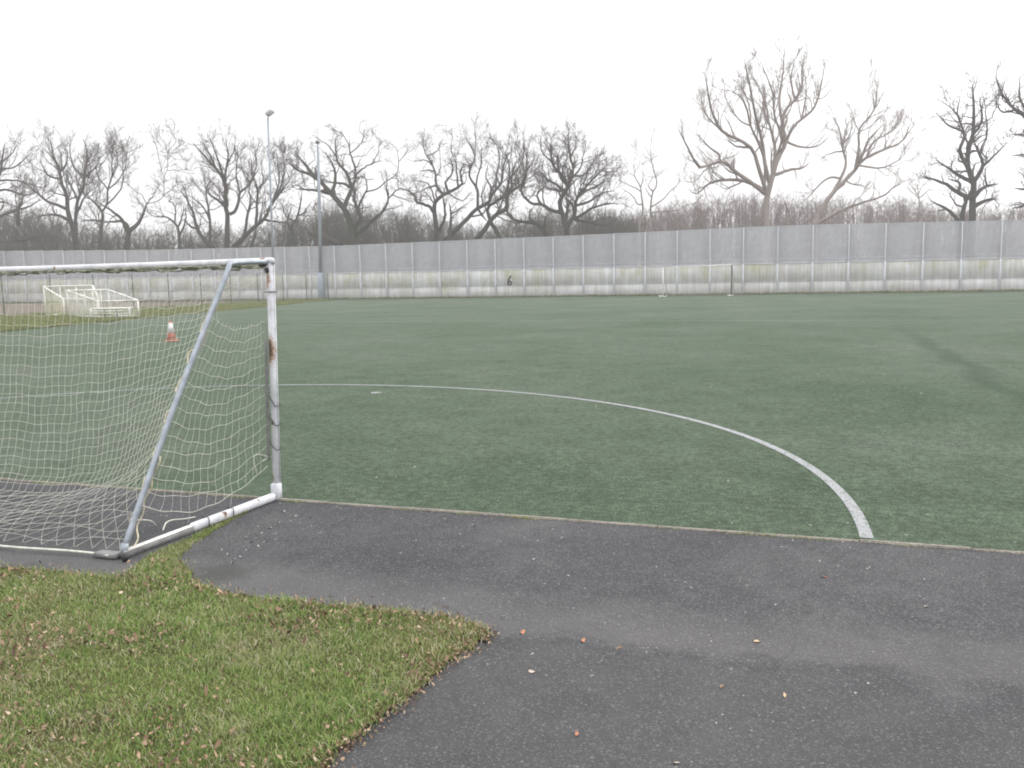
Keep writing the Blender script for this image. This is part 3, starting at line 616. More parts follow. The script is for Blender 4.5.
# ---------------------------------------------------------------- floodlight columns
b = on_y(272.6, 260, 60.0); b[2] = 0; tp_ = on_y(267.8, 118, 60.0)
f1 = thing('floodlight_column', 'slim grey lighting column carrying a tilted floodlight head above the goal', 'floodlight', b)
hh = tp_-b; MB().tube([(0, 0, 0), hh*.5, hh], [.115, .095, .075], 12).build('column', 'pole', f1, True)
hd = MB().box(hh+V(.28, -.1, .42), (.72, .50, .30), ax=[V(.9, 0, .43), V(0, 1, 0), V(-.43, 0, .9)], bev=.08).build('lamp_head', 'grey', f1)
MB().box(hh+V(.35, -.1, .26), (.58, .40, .03), ax=[V(.9, 0, .43), V(0, 1, 0), V(-.43, 0, .9)]).build('lamp_glass', 'glass', hd)
MB().tube([hh-V(0, 0, .02), hh+V(.05, 0, .2), hh+V(.2, -.06, .32)], .05, 8).build('bracket', 'grey', f1)
b = on_y(321.8, 298.5, 66.3); b[2] = 0; tp_ = on_y(318.0, 150, 66.3)
f2 = thing('camera_column', 'grey column with a stout blue-grey cabinet base against the fence', 'column', b)
hh = tp_-b; MB().tube([(0, 0, 2.4), hh*.6, hh], [.17, .15, .12], 12).build('column', 'pole', f2, True)
MB().box((0, 0, 1.25), (.52, .5, 2.5), bev=.05).build('cabinet_base', 'polebox', f2)
MB().tube([hh, hh+V(-.02, 0, .6)], .06, 8).build('neck', 'pole', f2); MB().lathe(hh+V(-.03, 0, .55), [(.12, 0), (.2, .08), (.2, .2), (.08, .3)], 12).build('camera_dome', 'dark', f2)
# ---------------------------------------------------------------- traffic cone
c = on_ground(171.5, 341.5); cs = .74
tc = thing('traffic_cone', 'orange traffic cone with a white sleeve seen through the net', 'traffic cone', c)
MB().box((0, 0, .03*cs), (.34, .34, .06*cs), bev=.03).build('cone_base', 'cone', tc)
pr_ = lambda z: .165*cs*(1-z/.92)+.03*cs
MB().lathe((0, 0, 0), [(pr_(.05), .06*cs), (pr_(.28), .28*cs), (pr_(.62), .62*cs), (pr_(.80), .80*cs), (pr_(.80)-.02, .82*cs)], 20).build('cone_body', 'cone', tc, True)
MB().lathe((0, 0, 0), [(pr_(.36)+.01, .36*cs), (pr_(.74)+.01, .74*cs)], 20).build('reflective_sleeve', 'sleeve', tc, True)
# ---------------------------------------------------------------- goals stored on the verge
def stored_goal(label, fl, fr, bl, br, zf, zb, netm, mids):
    """feet given as world points; front frame zf high, rear frame zb high"""
    o = thing('small_goal', label, 'small goal', fl, 'small goals stored on the verge'); R = lambda p, z: V(p[0], p[1], z)-V(*fl)*V(1, 1, 0)
    for p, z in ((fl, zf), (fr, zf), (bl, zb), (br, zb)): MB().tube([R(p, 0), R(p, z)], .045, 8).build('upright', 'white', o, True)
    MB().tube([R(fl, zf), R(fr, zf)], .045, 8).build('crossbar', 'white', o, True)
    MB().tube([R(bl, zb), R(br, zb)], .03, 8).build('rear_bar', 'white', o, True)
    for a, c_ in ((fl, bl), (fr, br)):
        MB().tube([R(a, zf), R(c_, zb)], .045, 8).build('side_rail', 'white', o, True); MB().tube([R(a, .05), R(c_, .05)], .04, 8).build('ground_rail', 'white', o, True)
    for t in mids:
        p = V(*fl)+(V(*fr)-V(*fl))*t; MB().tube([R(p, 0), R(p, zf)], .035, 8).build('brace', 'white', o, True)
    q = MB()
    def quad(a, b_, c_, d_, nn):
        for i in range(nn+1):
            t = i/nn; q.tube([a+(b_-a)*t, d_+(c_-d_)*t], .007, 3, False); q.tube([a+(d_-a)*t, b_+(c_-b_)*t], .007, 3, False)
    quad(R(fl, .05), R(fl, zf), R(bl, zb), R(bl, .05), 14); quad(R(fr, .05), R(fr, zf), R(br, zb), R(br, .05), 12); quad(R(fl, .05), R(fl, zf), R(fr, zf), R(fr, .05), 18)
    q.build('net', netm, o); return o
GW = lambda px, py, Y: on_y(px, py, Y)*V(1, 1, 0)
zt = lambda px, py, Y: on_y(px, py, Y)[2]
stored_goal('small white goal with yellowish netting, furthest left of the stored pair', GW(46, 316, 34.6), GW(95, 315, 35.6), GW(65, 318, 32.4), GW(100, 317, 33.4), zt(46, 286.5, 34.6), zt(66, 299, 32.4), 'ynet', (.33, .66))
stored_goal('small white goal with sloping side rails behind the slatted rack', GW(69, 317, 33.0), GW(110, 316, 33.8), GW(99, 319, 30.6), GW(139, 317.5, 31.4), zt(69, 290.5, 33.0), zt(99, 301, 30.6), 'white', (.22, .42, .62, .82))
ra, rb_ = GW(91, 319, 30.0), GW(131, 318, 30.8); rk = thing('slatted_rack', 'low white slatted rack with dark legs on the verge', 'rack', ra)
dv = rb_-ra; nrm = V(-dv[1], dv[0], 0)/np.linalg.norm(dv)
for j, z in enumerate((.10, .24, .38, .50)):
    MB().tube([nrm*.03*(j % 2)+V(0, 0, z), dv+nrm*.03*(j % 2)+V(0, 0, z)], .035, 6).build('slat', 'white', rk)
MB().box(dv*.5+nrm*.35+V(0, 0, .52), (np.linalg.norm(dv)*.96, .5, .05), ax=[dv/np.linalg.norm(dv), nrm, V(0, 0, 1)]).build('top_board', 'white', rk)
for t in (.02, .36, .66, .98): MB().tube([dv*t-nrm*.05, dv*t-nrm*.05+V(0, 0, .5)], .03, 6).build('leg', 'dark' if t in (.36, .66) else 'white', rk)
# ---------------------------------------------------------------- far goal in front of the fence
gy = 61.5; a, b = GW(663, 297, gy), GW(731.3, 296.5, gy); z0, z1 = zt(660.5, 267.5, gy), zt(730.3, 265, gy); fg = thing('far_football_goal', 'distant football goal with one dark post in front of the fence', 'football goal', a); d = b-a
MB().tube([(0, 0, 0), (0, 0, z0)], .04, 8).build('goal_post', 'white', fg, True); MB().tube([d, d+V(0, 0, z1)], .055, 8).build('goal_post', 'dark', fg, True)
MB().tube([(0, 0, z0), d+V(0, 0, z1)], .03, 8).build('crossbar', 'white', fg, True)
for p, zz in ((V(0, 0, 0), z0), (d, z1)):
    MB().tube([p+V(0, 0, zz), p+V(0, 1.0, zz-.1), p+V(0, 2.0, .05)], .03, 6).build('stay', 'white', fg, True); MB().tube([p+V(0, 0, .04), p+V(0, 2, .04)], .035, 6).build('ground_bar', 'white', fg, True)
    MB().box(p+V(-.12, -.2, .08), (.28, .2, .10), bev=.02).build('foot_weight', 'white', fg)
q = MB()
for i in range(31):
    t = i/30; q.tube([d*t+V(0, .02, z0), d*t+V(0, 1, .95), d*t+V(0, 1.9, .05)], .006, 3, False)
for i in range(1, 14):
    t = i/14; q.tube([V(0, 2*t*.95, z0*(1-t)+.02), d+V(0, 2*t*.95, z0*(1-t)+.02)], .006, 3, False)
q.build('net', 'net', fg)

# ---------------------------------------------------------------- trees
def grow(P, R, per, lf, spread, up, wig, K=6, t0=.25, rk=.55, rmin=.006, cap=None):
    """children for every polyline of P (N,K0,3), R (N,K0)"""
    Nn, K0, _ = P.shape; L0 = np.linalg.norm(np.diff(P, axis=1), axis=2).sum(1)
    cnt = rng.poisson(np.clip(per*L0, 0, 60)); par = np.repeat(np.arange(Nn), cnt)
    if cap and len(par) > cap: par = rng.choice(par, cap, replace=False)
    n = len(par); t = t0+(1-t0)*rng.random(n)**.8; f = t*(K0-1); i = np.minimum(f.astype(int), K0-2); fr = (f-i)[:, None]
    p0 = P[par, i]*(1-fr)+P[par, i+1]*fr; tg = P[par, i+1]-P[par, i]; tg /= np.linalg.norm(tg, axis=1, keepdims=True)+1e-9
    rad = (R[par, i]*(1-fr[:, 0])+R[par, i+1]*fr[:, 0])*rk
    q = rng.normal(size=(n, 3)); q -= tg*(q*tg).sum(1, keepdims=True); q /= np.linalg.norm(q, axis=1, keepdims=True)+1e-9
    a = rng.uniform(*spread, n)[:, None]; d = tg*np.cos(a)+q*np.sin(a); d[:, 2] += up; d /= np.linalg.norm(d, axis=1, keepdims=True)
    ln = lf[0]+(lf[1]-lf[0])*rng.random(n); ln = ln*(1.15-.55*t)*np.clip(.5+L0[par]*.12, .5, 1.3); C = np.zeros((n, K, 3)); C[:, 0] = p0
    for k in range(1, K):
        d = d+rng.normal(0, wig, (n, 3)); d[:, 2] += up*.5; d /= np.linalg.norm(d, axis=1, keepdims=True); C[:, k] = C[:, k-1]+d*(ln/(K-1))[:, None]
    r0 = np.maximum(rad, rmin); s = np.linspace(1, .25, K)[None]; return C, np.maximum(r0[:, None]*s, rmin*.7)
STY = dict(oak=dict(d=.9, up=.10, wig=.34, tw='twig', bk='bark'), dome=dict(d=1.7, up=.16, wig=.26, tw='twig', bk='bark'), fine=dict(d=1.1, up=.2, wig=.26, tw='twig', bk='bark'),
           dead=dict(d=.85, up=.24, wig=.22, tw='twig_p', bk='bark_p'), dark=dict(d=.85, up=.1, wig=.36, tw='twig_d', bk='bark_d'), thin=dict(d=.35, up=.2, wig=.3, tw='twig_p', bk='bark_p'))
def tree(label, org, s, D, W, limbs, style='oak', group='bare trees behind the fence'):
    """limbs: main trunk first, then every limb as traced points; they leave the trunk's distance D by growing towards or away from the viewer"""
    st = STY[style]; px1 = D/F; K = 18; W *= 1.0 if style in ('oak', 'dome', 'fine', 'dark') else .78; PP, RR = [], []
    base = None
    for li, lm in enumerate(limbs):
        p = np.array(lm, float)/s+np.array(org); p = smooth_path(p, K); dz0, w0 = 0.0, W*(.8 if li else 1)
        if li:
            best = min(((np.hypot(*(np.array(q[0])-p[0][None]).T).min(), qi) for qi, q in enumerate(PP)), key=lambda e_: e_[0])
            if best[0] < 9:
                q = PP[best[1]]; j = int(np.argmin(np.hypot(*(q[0]-p[0]).T))); dz0 = q[1][j]; w0 = min(RR[best[1]][j]*.80, W*.74)
                p = p+(q[0][j]-p[0])*(np.linspace(1, 0, K)**2)[:, None] if best[0] < 6 else p
        ln = np.linalg.norm(np.diff(p, axis=0), axis=1).sum()*px1
        slope = 0 if li == 0 else rng.uniform(-.55, .55)*ln; dz = dz0+slope*np.linspace(0, 1, K)**1.2+.12*ln*np.cumsum(rng.normal(0, .12, K))*(0 if li == 0 else 1)
        kink = np.cumsum(rng.normal(0, .30, (K, 2)), 0); kink -= kink[:1]; kink -= (kink[-1:])*np.linspace(0, 1, K)[:, None]
        if li: p = p+kink*(1 if style in ('oak', 'dark', 'dome') else .6)
        wd = w0*(1-np.linspace(0, 1, K))**.7*.88+max(.28, w0*.12)
        PP.append((p, dz)); RR.append(wd)
    P = np.stack([np.stack([at_depth(x, y, D+z) for (x, y), z in zip(p, dz)]) for p, dz in PP]); R = np.stack(RR)*px1/2
    # the trunk runs on down to the ground behind the fence
    f0 = P[0, 0].copy(); fr = on_y(0, 0, 1); foot = V(f0[0], f0[1], -.05); kk = 5
    stem = np.stack([foot+(f0-foot)*t for t in np.linspace(0, 1, kk)]); stem = np.stack([smooth_path(stem, K)]); sr = np.linspace(1.5, 1.0, K)[None]*R[0, 0]
    more_s, more_r = [], []
    for li in range(1, len(limbs)):
        if limbs[li][0][1] > limbs[0][0][1]-45 and abs(limbs[li][0][0]-limbs[0][0][0]) > 12:
            b0 = P[li, 0]; ft = V(b0[0], b0[1], -.05); more_s.append(smooth_path(np.stack([ft, (ft+b0)/2, b0]), K)); more_r.append(np.linspace(1.2, 1, K)*R[li, 0])
    S_ = np.concatenate([stem]+([np.stack(more_s)] if more_s else [])); SR = np.concatenate([sr]+([np.stack(more_r)] if more_r else []))
    o = thing('bare_tree', label, 'tree', foot, group); off = foot
    k = D/95.
    C1, Q1 = grow(P, R, 1.5*st['d']/k**.5, (1.35*k, 3.8*k), (.35, 1.1), st['up'], st['wig'], 8, .28, .5, .026*k)
    C2, Q2 = grow(C1, Q1, 2.5*st['d']**.5, (.8*k, 1.9*k), (.3, 1.0), st['up'], st['wig'], 6, .2, .5, .014*k, 12000)
    C3, Q3 = grow(C2, Q2, 4.0*st['d']**.5, (.45*k, 1.2*k), (.3, .95), st['up']*.8, st['wig'], 4, .15, .6, .0125*k, 36000)
    a = join_np([tubes_np(P, R, 7), tubes_np(S_, SR, 9)]); mesh_from('trunk', a[0]-off, a[1], a[2], st['bk'], o, True)
    c = join_np([tubes_np(C1, Q1, 4), tubes_np(C2, Q2, 3), tubes_np(C3, Q3, 3)]); mesh_from('crown', c[0]-off, c[1], c[2], st['tw'], o)
    return o
Z1, Z2, Z3, Z4, Z5, Z6 = (0, 120), (100, 120), (180, 120), (290, 120), (400, 120), (500, 120); q = 5.906
tree('bare oak at the left edge with level branches reaching right', Z1, q, 92, 5, [[(-70, 760), (-60, 500), (-25, 380), (5, 290), (15, 220), (28, 140)], [(-40, 440), (40, 415), (140, 440), (230, 420)], [(-25, 370), (80, 358), (170, 378), (240, 400)], [(0, 300), (70, 290), (140, 240), (180, 190)], [(-65, 600), (30, 552), (110, 530), (180, 505), (240, 470)], [(-66, 730), (60, 717), (150, 710), (240, 690), (330, 690)], [(105, 620), (108, 530), (140, 450)], [(-60, 520), (0, 480), (60, 500)], [(8, 260), (60, 210), (110, 130)]], 'fine')
tree('bare twin-stemmed tree second from the left with fine upright twigs', Z1, q, 95, 5.5, [[(450, 750), (430, 640), (400, 540), (395, 450), (365, 380), (350, 300), (315, 210), (300, 130)], [(465, 745), (457, 600), (465, 480), (495, 400), (510, 300), (520, 200), (490, 110)], [(400, 520), (340, 495), (280, 480), (220, 430), (150, 380)], [(360, 360), (290, 330), (230, 230)], [(470, 470), (430, 400), (400, 350), (385, 280)], [(365, 310), (340, 250), (260, 170)], [(505, 330), (450, 290), (420, 220), (415, 110)], [(420, 610), (370, 580), (300, 560), (220, 570)], [(355, 310), (390, 260), (400, 170)], [(510, 330), (560, 290), (600, 210)], [(470, 560), (510, 450), (560, 400)]], 'fine')
tree('slender bare tree between the twin-stemmed tree and the forked oak', Z1, q, 97, 4.5, [[(590, 750), (600, 620), (605, 550), (560, 490), (500, 440)], [(605, 550), (635, 500), (635, 420), (660, 330), (660, 160)], [(500, 440), (490, 380), (530, 330), (520, 210)], [(635, 420), (570, 320), (590, 220)], [(640, 400), (700, 350), (740, 280), (750, 180)], [(640, 510), (690, 450), (725, 370), (720, 190)], [(600, 600), (560, 590), (480, 600)], [(655, 350), (690, 270), (690, 170)]], 'fine')
tree('bare oak whose low fork sends a crooked bough up to the right', Z2, q, 90, 6, [[(160, 755), (165, 690), (180, 650), (225, 610), (260, 540), (275, 495)], [(275, 495), (340, 475), (370, 440), (375, 340), (395, 290), (400, 200), (380, 110)], [(275, 495), (245, 440), (200, 410), (145, 360)], [(375, 350), (360, 290), (345, 200), (310, 90)], [(398, 240), (430, 190), (480, 140)], [(395, 295), (470, 295), (540, 290)], [(175, 660), (140, 605), (60, 600), (0, 600)], [(170, 660), (120, 570), (60, 530), (-20, 480)], [(372, 440), (420, 410), (460, 380)], [(265, 510), (310, 440), (355, 370)], [(395, 180), (440, 110), (400, 60)]], 'oak')
tree('stunted bare tree with a low bough curling left', Z2, q, 93, 3.5, [[(470, 750), (460, 640), (420, 590), (380, 570), (320, 570)], [(440, 610), (440, 500), (400, 470)], [(455, 630), (490, 560), (495, 500)], [(470, 680), (510, 590), (505, 520)]], 'oak')
tree('bare multi-stemmed tree leaning left with broken bough ends', Z3, q, 91, 4.5, [[(195, 755), (130, 690), (95, 620), (75, 540), (45, 480), (30, 400)], [(185, 740), (185, 600), (170, 500), (155, 410), (180, 370), (210, 330)], [(158, 420), (140, 330), (120, 260)], [(180, 600), (140, 520), (80, 460), (50, 450)], [(45, 480), (10, 430), (20, 390)], [(100, 650), (60, 630), (20, 590)]], 'oak')
tree('straight-trunked bare oak with wide spreading crown left of the lighting column', Z3, q, 88, 5.5, [[(278, 755), (278, 640), (280, 560), (268, 510), (270, 420), (262, 360), (215, 290), (160, 230), (80, 140)], [(280, 560), (320, 550), (345, 490), (355, 430), (400, 390), (430, 340), (470, 280)], [(268, 510), (225, 470), (170, 435), (165, 390)], [(262, 360), (240, 280), (210, 190), (180, 110)], [(268, 400), (270, 320), (285, 220), (270, 110)], [(355, 430), (340, 370), (330, 290), (340, 180)], [(410, 370), (370, 300), (355, 220)], [(430, 340), (450, 260), (440, 160)], [(205, 280), (180, 220), (130, 120)], [(285, 260), (320, 190), (330, 120)]], 'fine')
tree('bare tree leaning steeply right behind the lighting column', Z3, q, 93, 5, [[(310, 755), (370, 700), (440, 630), (500, 580), (540, 500), (600, 420), (650, 350)], [(440, 620), (450, 520), (455, 410), (430, 330), (420, 230)], [(380, 690), (400, 580), (415, 470), (400, 400)], [(420, 750), (440, 680), (455, 620)], [(520, 540), (560, 440), (580, 340), (570, 210)], [(560, 470), (600, 370), (615, 260), (600, 160)], [(455, 420), (490, 360), (480, 250)], [(500, 580), (580, 600), (640, 600)], [(640, 360), (620, 280), (640, 190)], [(640, 360), (680, 300), (690, 220)]], 'fine')
tree('small bare thorn tree between the two columns', Z3, q, 90, 3.5, [[(690, 755), (660, 640), (690, 580), (710, 500), (720, 420)], [(675, 600), (620, 560), (600, 500)], [(700, 570), (740, 540), (780, 480)], [(665, 650), (640, 600), (660, 520)]], 'oak')
tree('broad gnarled oak right of the cabinet column with twisting boughs', Z4, q, 86, 7.5, [[(370, 745), (362, 640), (345, 570), (310, 510), (240, 430), (185, 370), (120, 320), (50, 300), (0, 260)], [(310, 510), (340, 430), (355, 395), (330, 310), (275, 230), (270, 120)], [(355, 395), (380, 340), (375, 260), (355, 190), (350, 110)], [(385, 340), (430, 290), (490, 260), (550, 240)], [(355, 400), (320, 375), (250, 370), (190, 350)], [(235, 420), (265, 340), (255, 260), (210, 190)], [(380, 735), (385, 640), (420, 580), (400, 530), (385, 470), (375, 400), (358, 395)], [(405, 540), (440, 440), (460, 400), (440, 320)], [(460, 430), (530, 410), (570, 375), (630, 330), (640, 250), (630, 160)], [(385, 690), (440, 640), (500, 580), (560, 520), (580, 460), (565, 400), (570, 370)], [(580, 460), (640, 410), (700, 420), (740, 470), (745, 500)], [(240, 430), (190, 420), (120, 410), (40, 410)], [(640, 410), (635, 330)], [(600, 445), (660, 460), (720, 490)], [(490, 260), (520, 200), (530, 120)], [(120, 320), (80, 250), (30, 190)], [(300, 745), (250, 715), (190, 690), (130, 680), (90, 640)], [(275, 230), (220, 150), (150, 100)], [(355, 190), (420, 130), (440, 60)], [(350, 160), (310, 90), (250, 60)], [(640, 250), (690, 190), (700, 140)]], 'oak')
tree('gnarled oak with a forked stem and snaking boughs left of the crossing pair', Z5, q, 88, 5.5, [[(215, 720), (215, 640), (205, 560), (205, 490), (245, 450), (280, 430), (340, 400), (370, 370), (355, 320), (380, 250)], [(245, 450), (210, 390), (205, 320), (185, 250), (150, 200), (135, 110)], [(188, 260), (150, 235), (105, 235)], [(205, 560), (170, 510), (100, 490), (80, 440), (0, 400)], [(215, 395), (160, 395), (120, 430)], [(222, 690), (265, 590), (260, 480), (250, 450)], [(280, 430), (270, 370), (310, 300), (300, 220)], [(330, 400), (330, 340), (330, 250), (320, 180)], [(290, 715), (305, 580), (290, 490)], [(205, 310), (160, 290), (110, 300)], [(305, 560), (360, 520), (400, 490)], [(165, 220), (220, 180), (260, 110)], [(330, 260), (300, 170), (310, 90)]], 'oak')
tree('bare oak leaning right whose trunk crosses its neighbour near the middle of the fence', Z5, q, 89, 5, [[(260, 715), (350, 630), (410, 570), (450, 525), (520, 490), (550, 430), (600, 370), (610, 280), (640, 190)], [(450, 520), (455, 440), (450, 400), (410, 340), (410, 280), (440, 220), (400, 120)], [(455, 400), (460, 340), (480, 260), (480, 150)], [(530, 480), (540, 400), (510, 340), (520, 260)], [(450, 525), (500, 580), (520, 600)], [(560, 420), (570, 320), (590, 230), (570, 140)], [(440, 220), (450, 140), (440, 60)]], 'fine')
tree('bare oak standing on two splayed stems just left of the domed oak', Z5, q, 90, 5.5, [[(450, 705), (500, 650), (530, 600), (580, 550), (630, 530), (630, 460), (660, 400), (660, 330), (690, 240)], [(598, 705), (560, 640), (535, 600), (515, 520), (540, 500), (600, 460), (660, 420), (720, 370), (745, 300), (750, 190)], [(640, 450), (650, 330), (640, 240), (600, 160)], [(720, 370), (720, 430), (756, 470)], [(690, 240), (680, 160), (700, 90)], [(740, 310), (790, 240), (790, 160)], [(660, 330), (720, 250), (730, 150)]], 'fine')
tree('low crooked bare tree with one long bough reaching left of the domed oak', Z6, q, 87, 4.5, [[(280, 695), (245, 630), (200, 605), (120, 600), (70, 580), (40, 535), (45, 450), (80, 400)], [(200, 605), (180, 560), (190, 520)], [(250, 640), (270, 590), (250, 560)]], 'oak')
tree('dense dome-shaped bare oak with a thick twiggy round crown', Z6, q, 86, 6, [[(395, 690), (385, 600), (360, 530), (355, 470), (385, 430), (400, 390), (370, 330), (310, 260), (300, 140)], [(365, 560), (290, 530), (240, 500), (180, 495), (130, 440), (130, 390), (155, 330)], [(240, 500), (220, 450), (240, 410), (270, 410)], [(400, 390), (430, 330), (420, 230), (400, 120)], [(395, 670), (440, 570), (450, 490), (490, 420), (560, 340), (620, 280)], [(390, 620), (400, 520), (385, 450)], [(435, 600), (480, 580), (560, 530), (640, 500), (700, 500)], [(430, 570), (420, 490), (380, 450)], [(385, 430), (330, 380), (280, 340), (215, 280)], [(400, 390), (350, 320), (340, 200)], [(430, 350), (480, 290), (500, 180)], [(450, 500), (520, 480), (600, 430), (680, 420)], [(440, 595), (540, 610), (640, 630)], [(430, 330), (500, 320), (580, 210)], [(365, 430), (300, 410), (250, 390)], [(300, 240), (250, 200), (240, 140)], [(490, 420), (570, 390), (650, 330)], [(420, 230), (450, 170), (450, 110)]], 'dome')
tree('thin forked bare tree between the domed oak and the big dead tree', (600, 130), 6.98, 92, 3.0, [[(275, 715), (280, 640), (300, 570), (290, 460), (280, 390), (245, 330), (235, 240)], [(400, 715), (365, 640), (355, 540), (370, 430), (395, 380), (375, 290), (355, 200), (350, 110)], [(280, 390), (300, 340), (300, 270)], [(285, 440), (225, 400), (140, 350), (150, 290)], [(292, 530), (260, 520), (230, 460), (150, 400)], [(368, 420), (340, 390), (365, 330)], [(360, 550), (440, 490), (490, 430), (545, 380), (555, 290)], [(360, 480), (310, 400)], [(358, 560), (440, 555), (550, 555), (600, 520), (670, 510), (690, 440)]], 'thin')
U = (660, 40)
tree('tallest dead tree with a fan of bare limbs paled by haze', U, 3.84, 84, 8, [[(412, 715), (405, 640), (412, 600), (430, 530), (450, 460), (480, 400), (470, 330), (480, 270), (540, 200), (550, 80)], [(404, 610), (350, 560), (280, 505), (245, 470), (190, 480), (150, 490), (110, 420), (70, 340)], [(240, 470), (230, 440), (200, 420), (140, 360)], [(400, 605), (370, 570), (300, 540), (200, 545), (140, 590), (110, 570)], [(405, 600), (375, 500), (350, 420), (290, 380), (235, 350), (195, 260), (172, 130)], [(350, 420), (300, 410), (250, 380)], [(412, 580), (410, 470), (385, 400), (350, 330), (320, 230), (260, 190)], [(420, 550), (400, 460), (390, 390), (360, 260), (340, 150), (325, 80)], [(430, 530), (440, 420), (420, 330), (400, 270), (400, 180)], [(445, 470), (470, 380), (440, 300), (430, 200), (390, 90)], [(480, 400), (520, 320), (590, 260), (620, 180), (632, 90)], [(472, 330), (460, 240), (470, 150), (480, 25)], [(440, 535), (500, 500), (545, 490), (575, 470)], [(485, 400), (540, 415), (600, 410), (645, 375)], [(350, 330), (300, 300), (245, 210)], [(235, 350), (180, 290), (160, 230)], [(420, 330), (395, 220), (340, 110)], [(540, 290), (560, 220), (560, 130)], [(350, 330), (340, 240), (300, 150)], [(500, 240), (500, 150), (520, 70)]], 'dead')
tree('haze-paled dead tree leaning right with a low trailing bough', U, 3.84, 86, 6.5, [[(595, 710), (620, 650), (670, 580), (740, 510), (780, 460), (860, 420), (930, 390), (960, 320)], [(655, 600), (700, 520), (715, 470), (700, 400), (690, 350), (668, 300)], [(745, 505), (760, 420), (765, 340), (820, 270), (835, 160)], [(770, 480), (800, 390), (860, 320)], [(765, 490), (850, 495), (920, 460), (950, 420)], [(700, 400), (730, 360), (742, 290)], [(790, 455), (820, 395), (880, 360), (910, 330)], [(600, 700), (680, 660), (760, 630), (860, 600), (905, 555)], [(690, 530), (640, 530), (580, 590), (540, 630)], [(930, 390), (985, 310)], [(820, 270), (860, 200)], [(695, 430), (640, 440), (615, 460)], [(820, 270), (815, 190)]], 'dead')
tree('dark twisted ivy-clad oak near the right edge', (824, 50), 4.04, 84, 7, [[(598, 705), (600, 600), (605, 540), (580, 470), (585, 390), (600, 350), (605, 250), (600, 140)], [(555, 705), (570, 620), (603, 540)], [(603, 530), (640, 460), (620, 400), (600, 350)], [(635, 470), (690, 420), (740, 375)], [(582, 480), (545, 410), (560, 340), (500, 300), (455, 255)], [(600, 530), (540, 500), (490, 470), (455, 445)], [(595, 600), (530, 570), (490, 540), (395, 510)], [(628, 420), (660, 340), (650, 240), (685, 205)], [(605, 610), (650, 560), (705, 540)], [(605, 630), (660, 610), (695, 600)], [(560, 340), (540, 260), (550, 180)], [(535, 575), (550, 540), (500, 520)], [(545, 700), (500, 650), (430, 610)], [(660, 550), (650, 500), (660, 470)], [(605, 330), (640, 280), (630, 190)], [(560, 340), (520, 250), (470, 200)]], 'dark')
tree('bare oak cut by the right edge with boughs reaching left', (824, 50), 4.04, 82, 7, [[(930, 705), (915, 520), (890, 380), (840, 290), (770, 240), (720, 180), (695, 110)], [(850, 300), (800, 200), (790, 110)], [(905, 450), (840, 430), (760, 425)], [(915, 520), (850, 560), (770, 560)], [(890, 380), (930, 250), (910, 120)], [(915, 560), (830, 620), (760, 640)], [(770, 240), (720, 250), (690, 200)], [(880, 360), (820, 350), (760, 340)]], 'dark')
tree('small round-headed far tree above the reddish wood', (824, 50), 4.04, 125, 3, [[(385, 700), (385, 620), (380, 570), (375, 545)], [(384, 600), (350, 570), (335, 555)], [(384, 600), (420, 570), (435, 560)], [(380, 580), (400, 550), (405, 540)], [(382, 590), (360, 555), (352, 545)]], 'thin')

# ---------------------------------------------------------------- woods: masses of thin stems too many to count
def wood(name, spans, m, seed):
    """spans: (px0, px1, top_y function, depth0, depth1, number)"""
    parts = []
    for (x0, x1, ty, d0, d1, n) in spans:
        px = rng.uniform(x0, x1, n); D = rng.uniform(d0, d1, n)
        topy = np.interp(px, [t[0] for t in ty], [t[1] for t in ty])+rng.gamma(1.2, 8.0, n)-1
        A = np.stack([at_depth(x, 280, d) for x, d in zip(px, D)]); T = np.stack([at_depth(x+rng.normal(0, 3), y, d) for x, y, d in zip(px, topy, D)]); A[:, 2] = -.05
        K = 7; t = np.linspace(0, 1, K)[None, :, None]; P = A[:, None]*(1-t)+T[:, None]*t; P[:, 1:, :2] += np.cumsum(rng.normal(0, .22, (n, K-1, 2)), 1)
        R = (rng.uniform(.05, .13, n)[:, None]*np.linspace(1, .2, K)[None]); parts.append(tubes_np(P, R, 4))
        C1, Q1 = grow(P, R, 1.3, (1.2, 3.2), (.3, 1.2), .16, .28, 5, .15, .5, .022); parts.append(tubes_np(C1, Q1, 3))
        C2, Q2 = grow(C1, Q1, 2.4, (.6, 1.5), (.3, 1.1), .1, .3, 4, .1, .55, .016, 60000); parts.append(tubes_np(C2, Q2, 3))
    return tag(mesh_from(name, *join_np(parts), m), kind='stuff')
wood('reddish_woodland', [(590, 1060, [(590, 222), (640, 214), (690, 205), (720, 199), (760, 200), (800, 203), (860, 206), (900, 203), (940, 212), (1000, 214), (1060, 206)], 118, 150, 1000)], 'wood_r', 1)
wood('undergrowth', [(-90, 330, [(-90, 215), (0, 216), (52, 218), (72, 231), (110, 234), (130, 239), (165, 236), (185, 239), (215, 233), (250, 237), (272, 231), (292, 221), (330, 215)], 94, 112, 780), (320, 640, [(320, 209), (380, 215), (430, 223), (460, 232), (482, 235), (505, 225), (540, 217), (590, 217), (640, 225)], 96, 125, 760)], 'wood_l', 2)

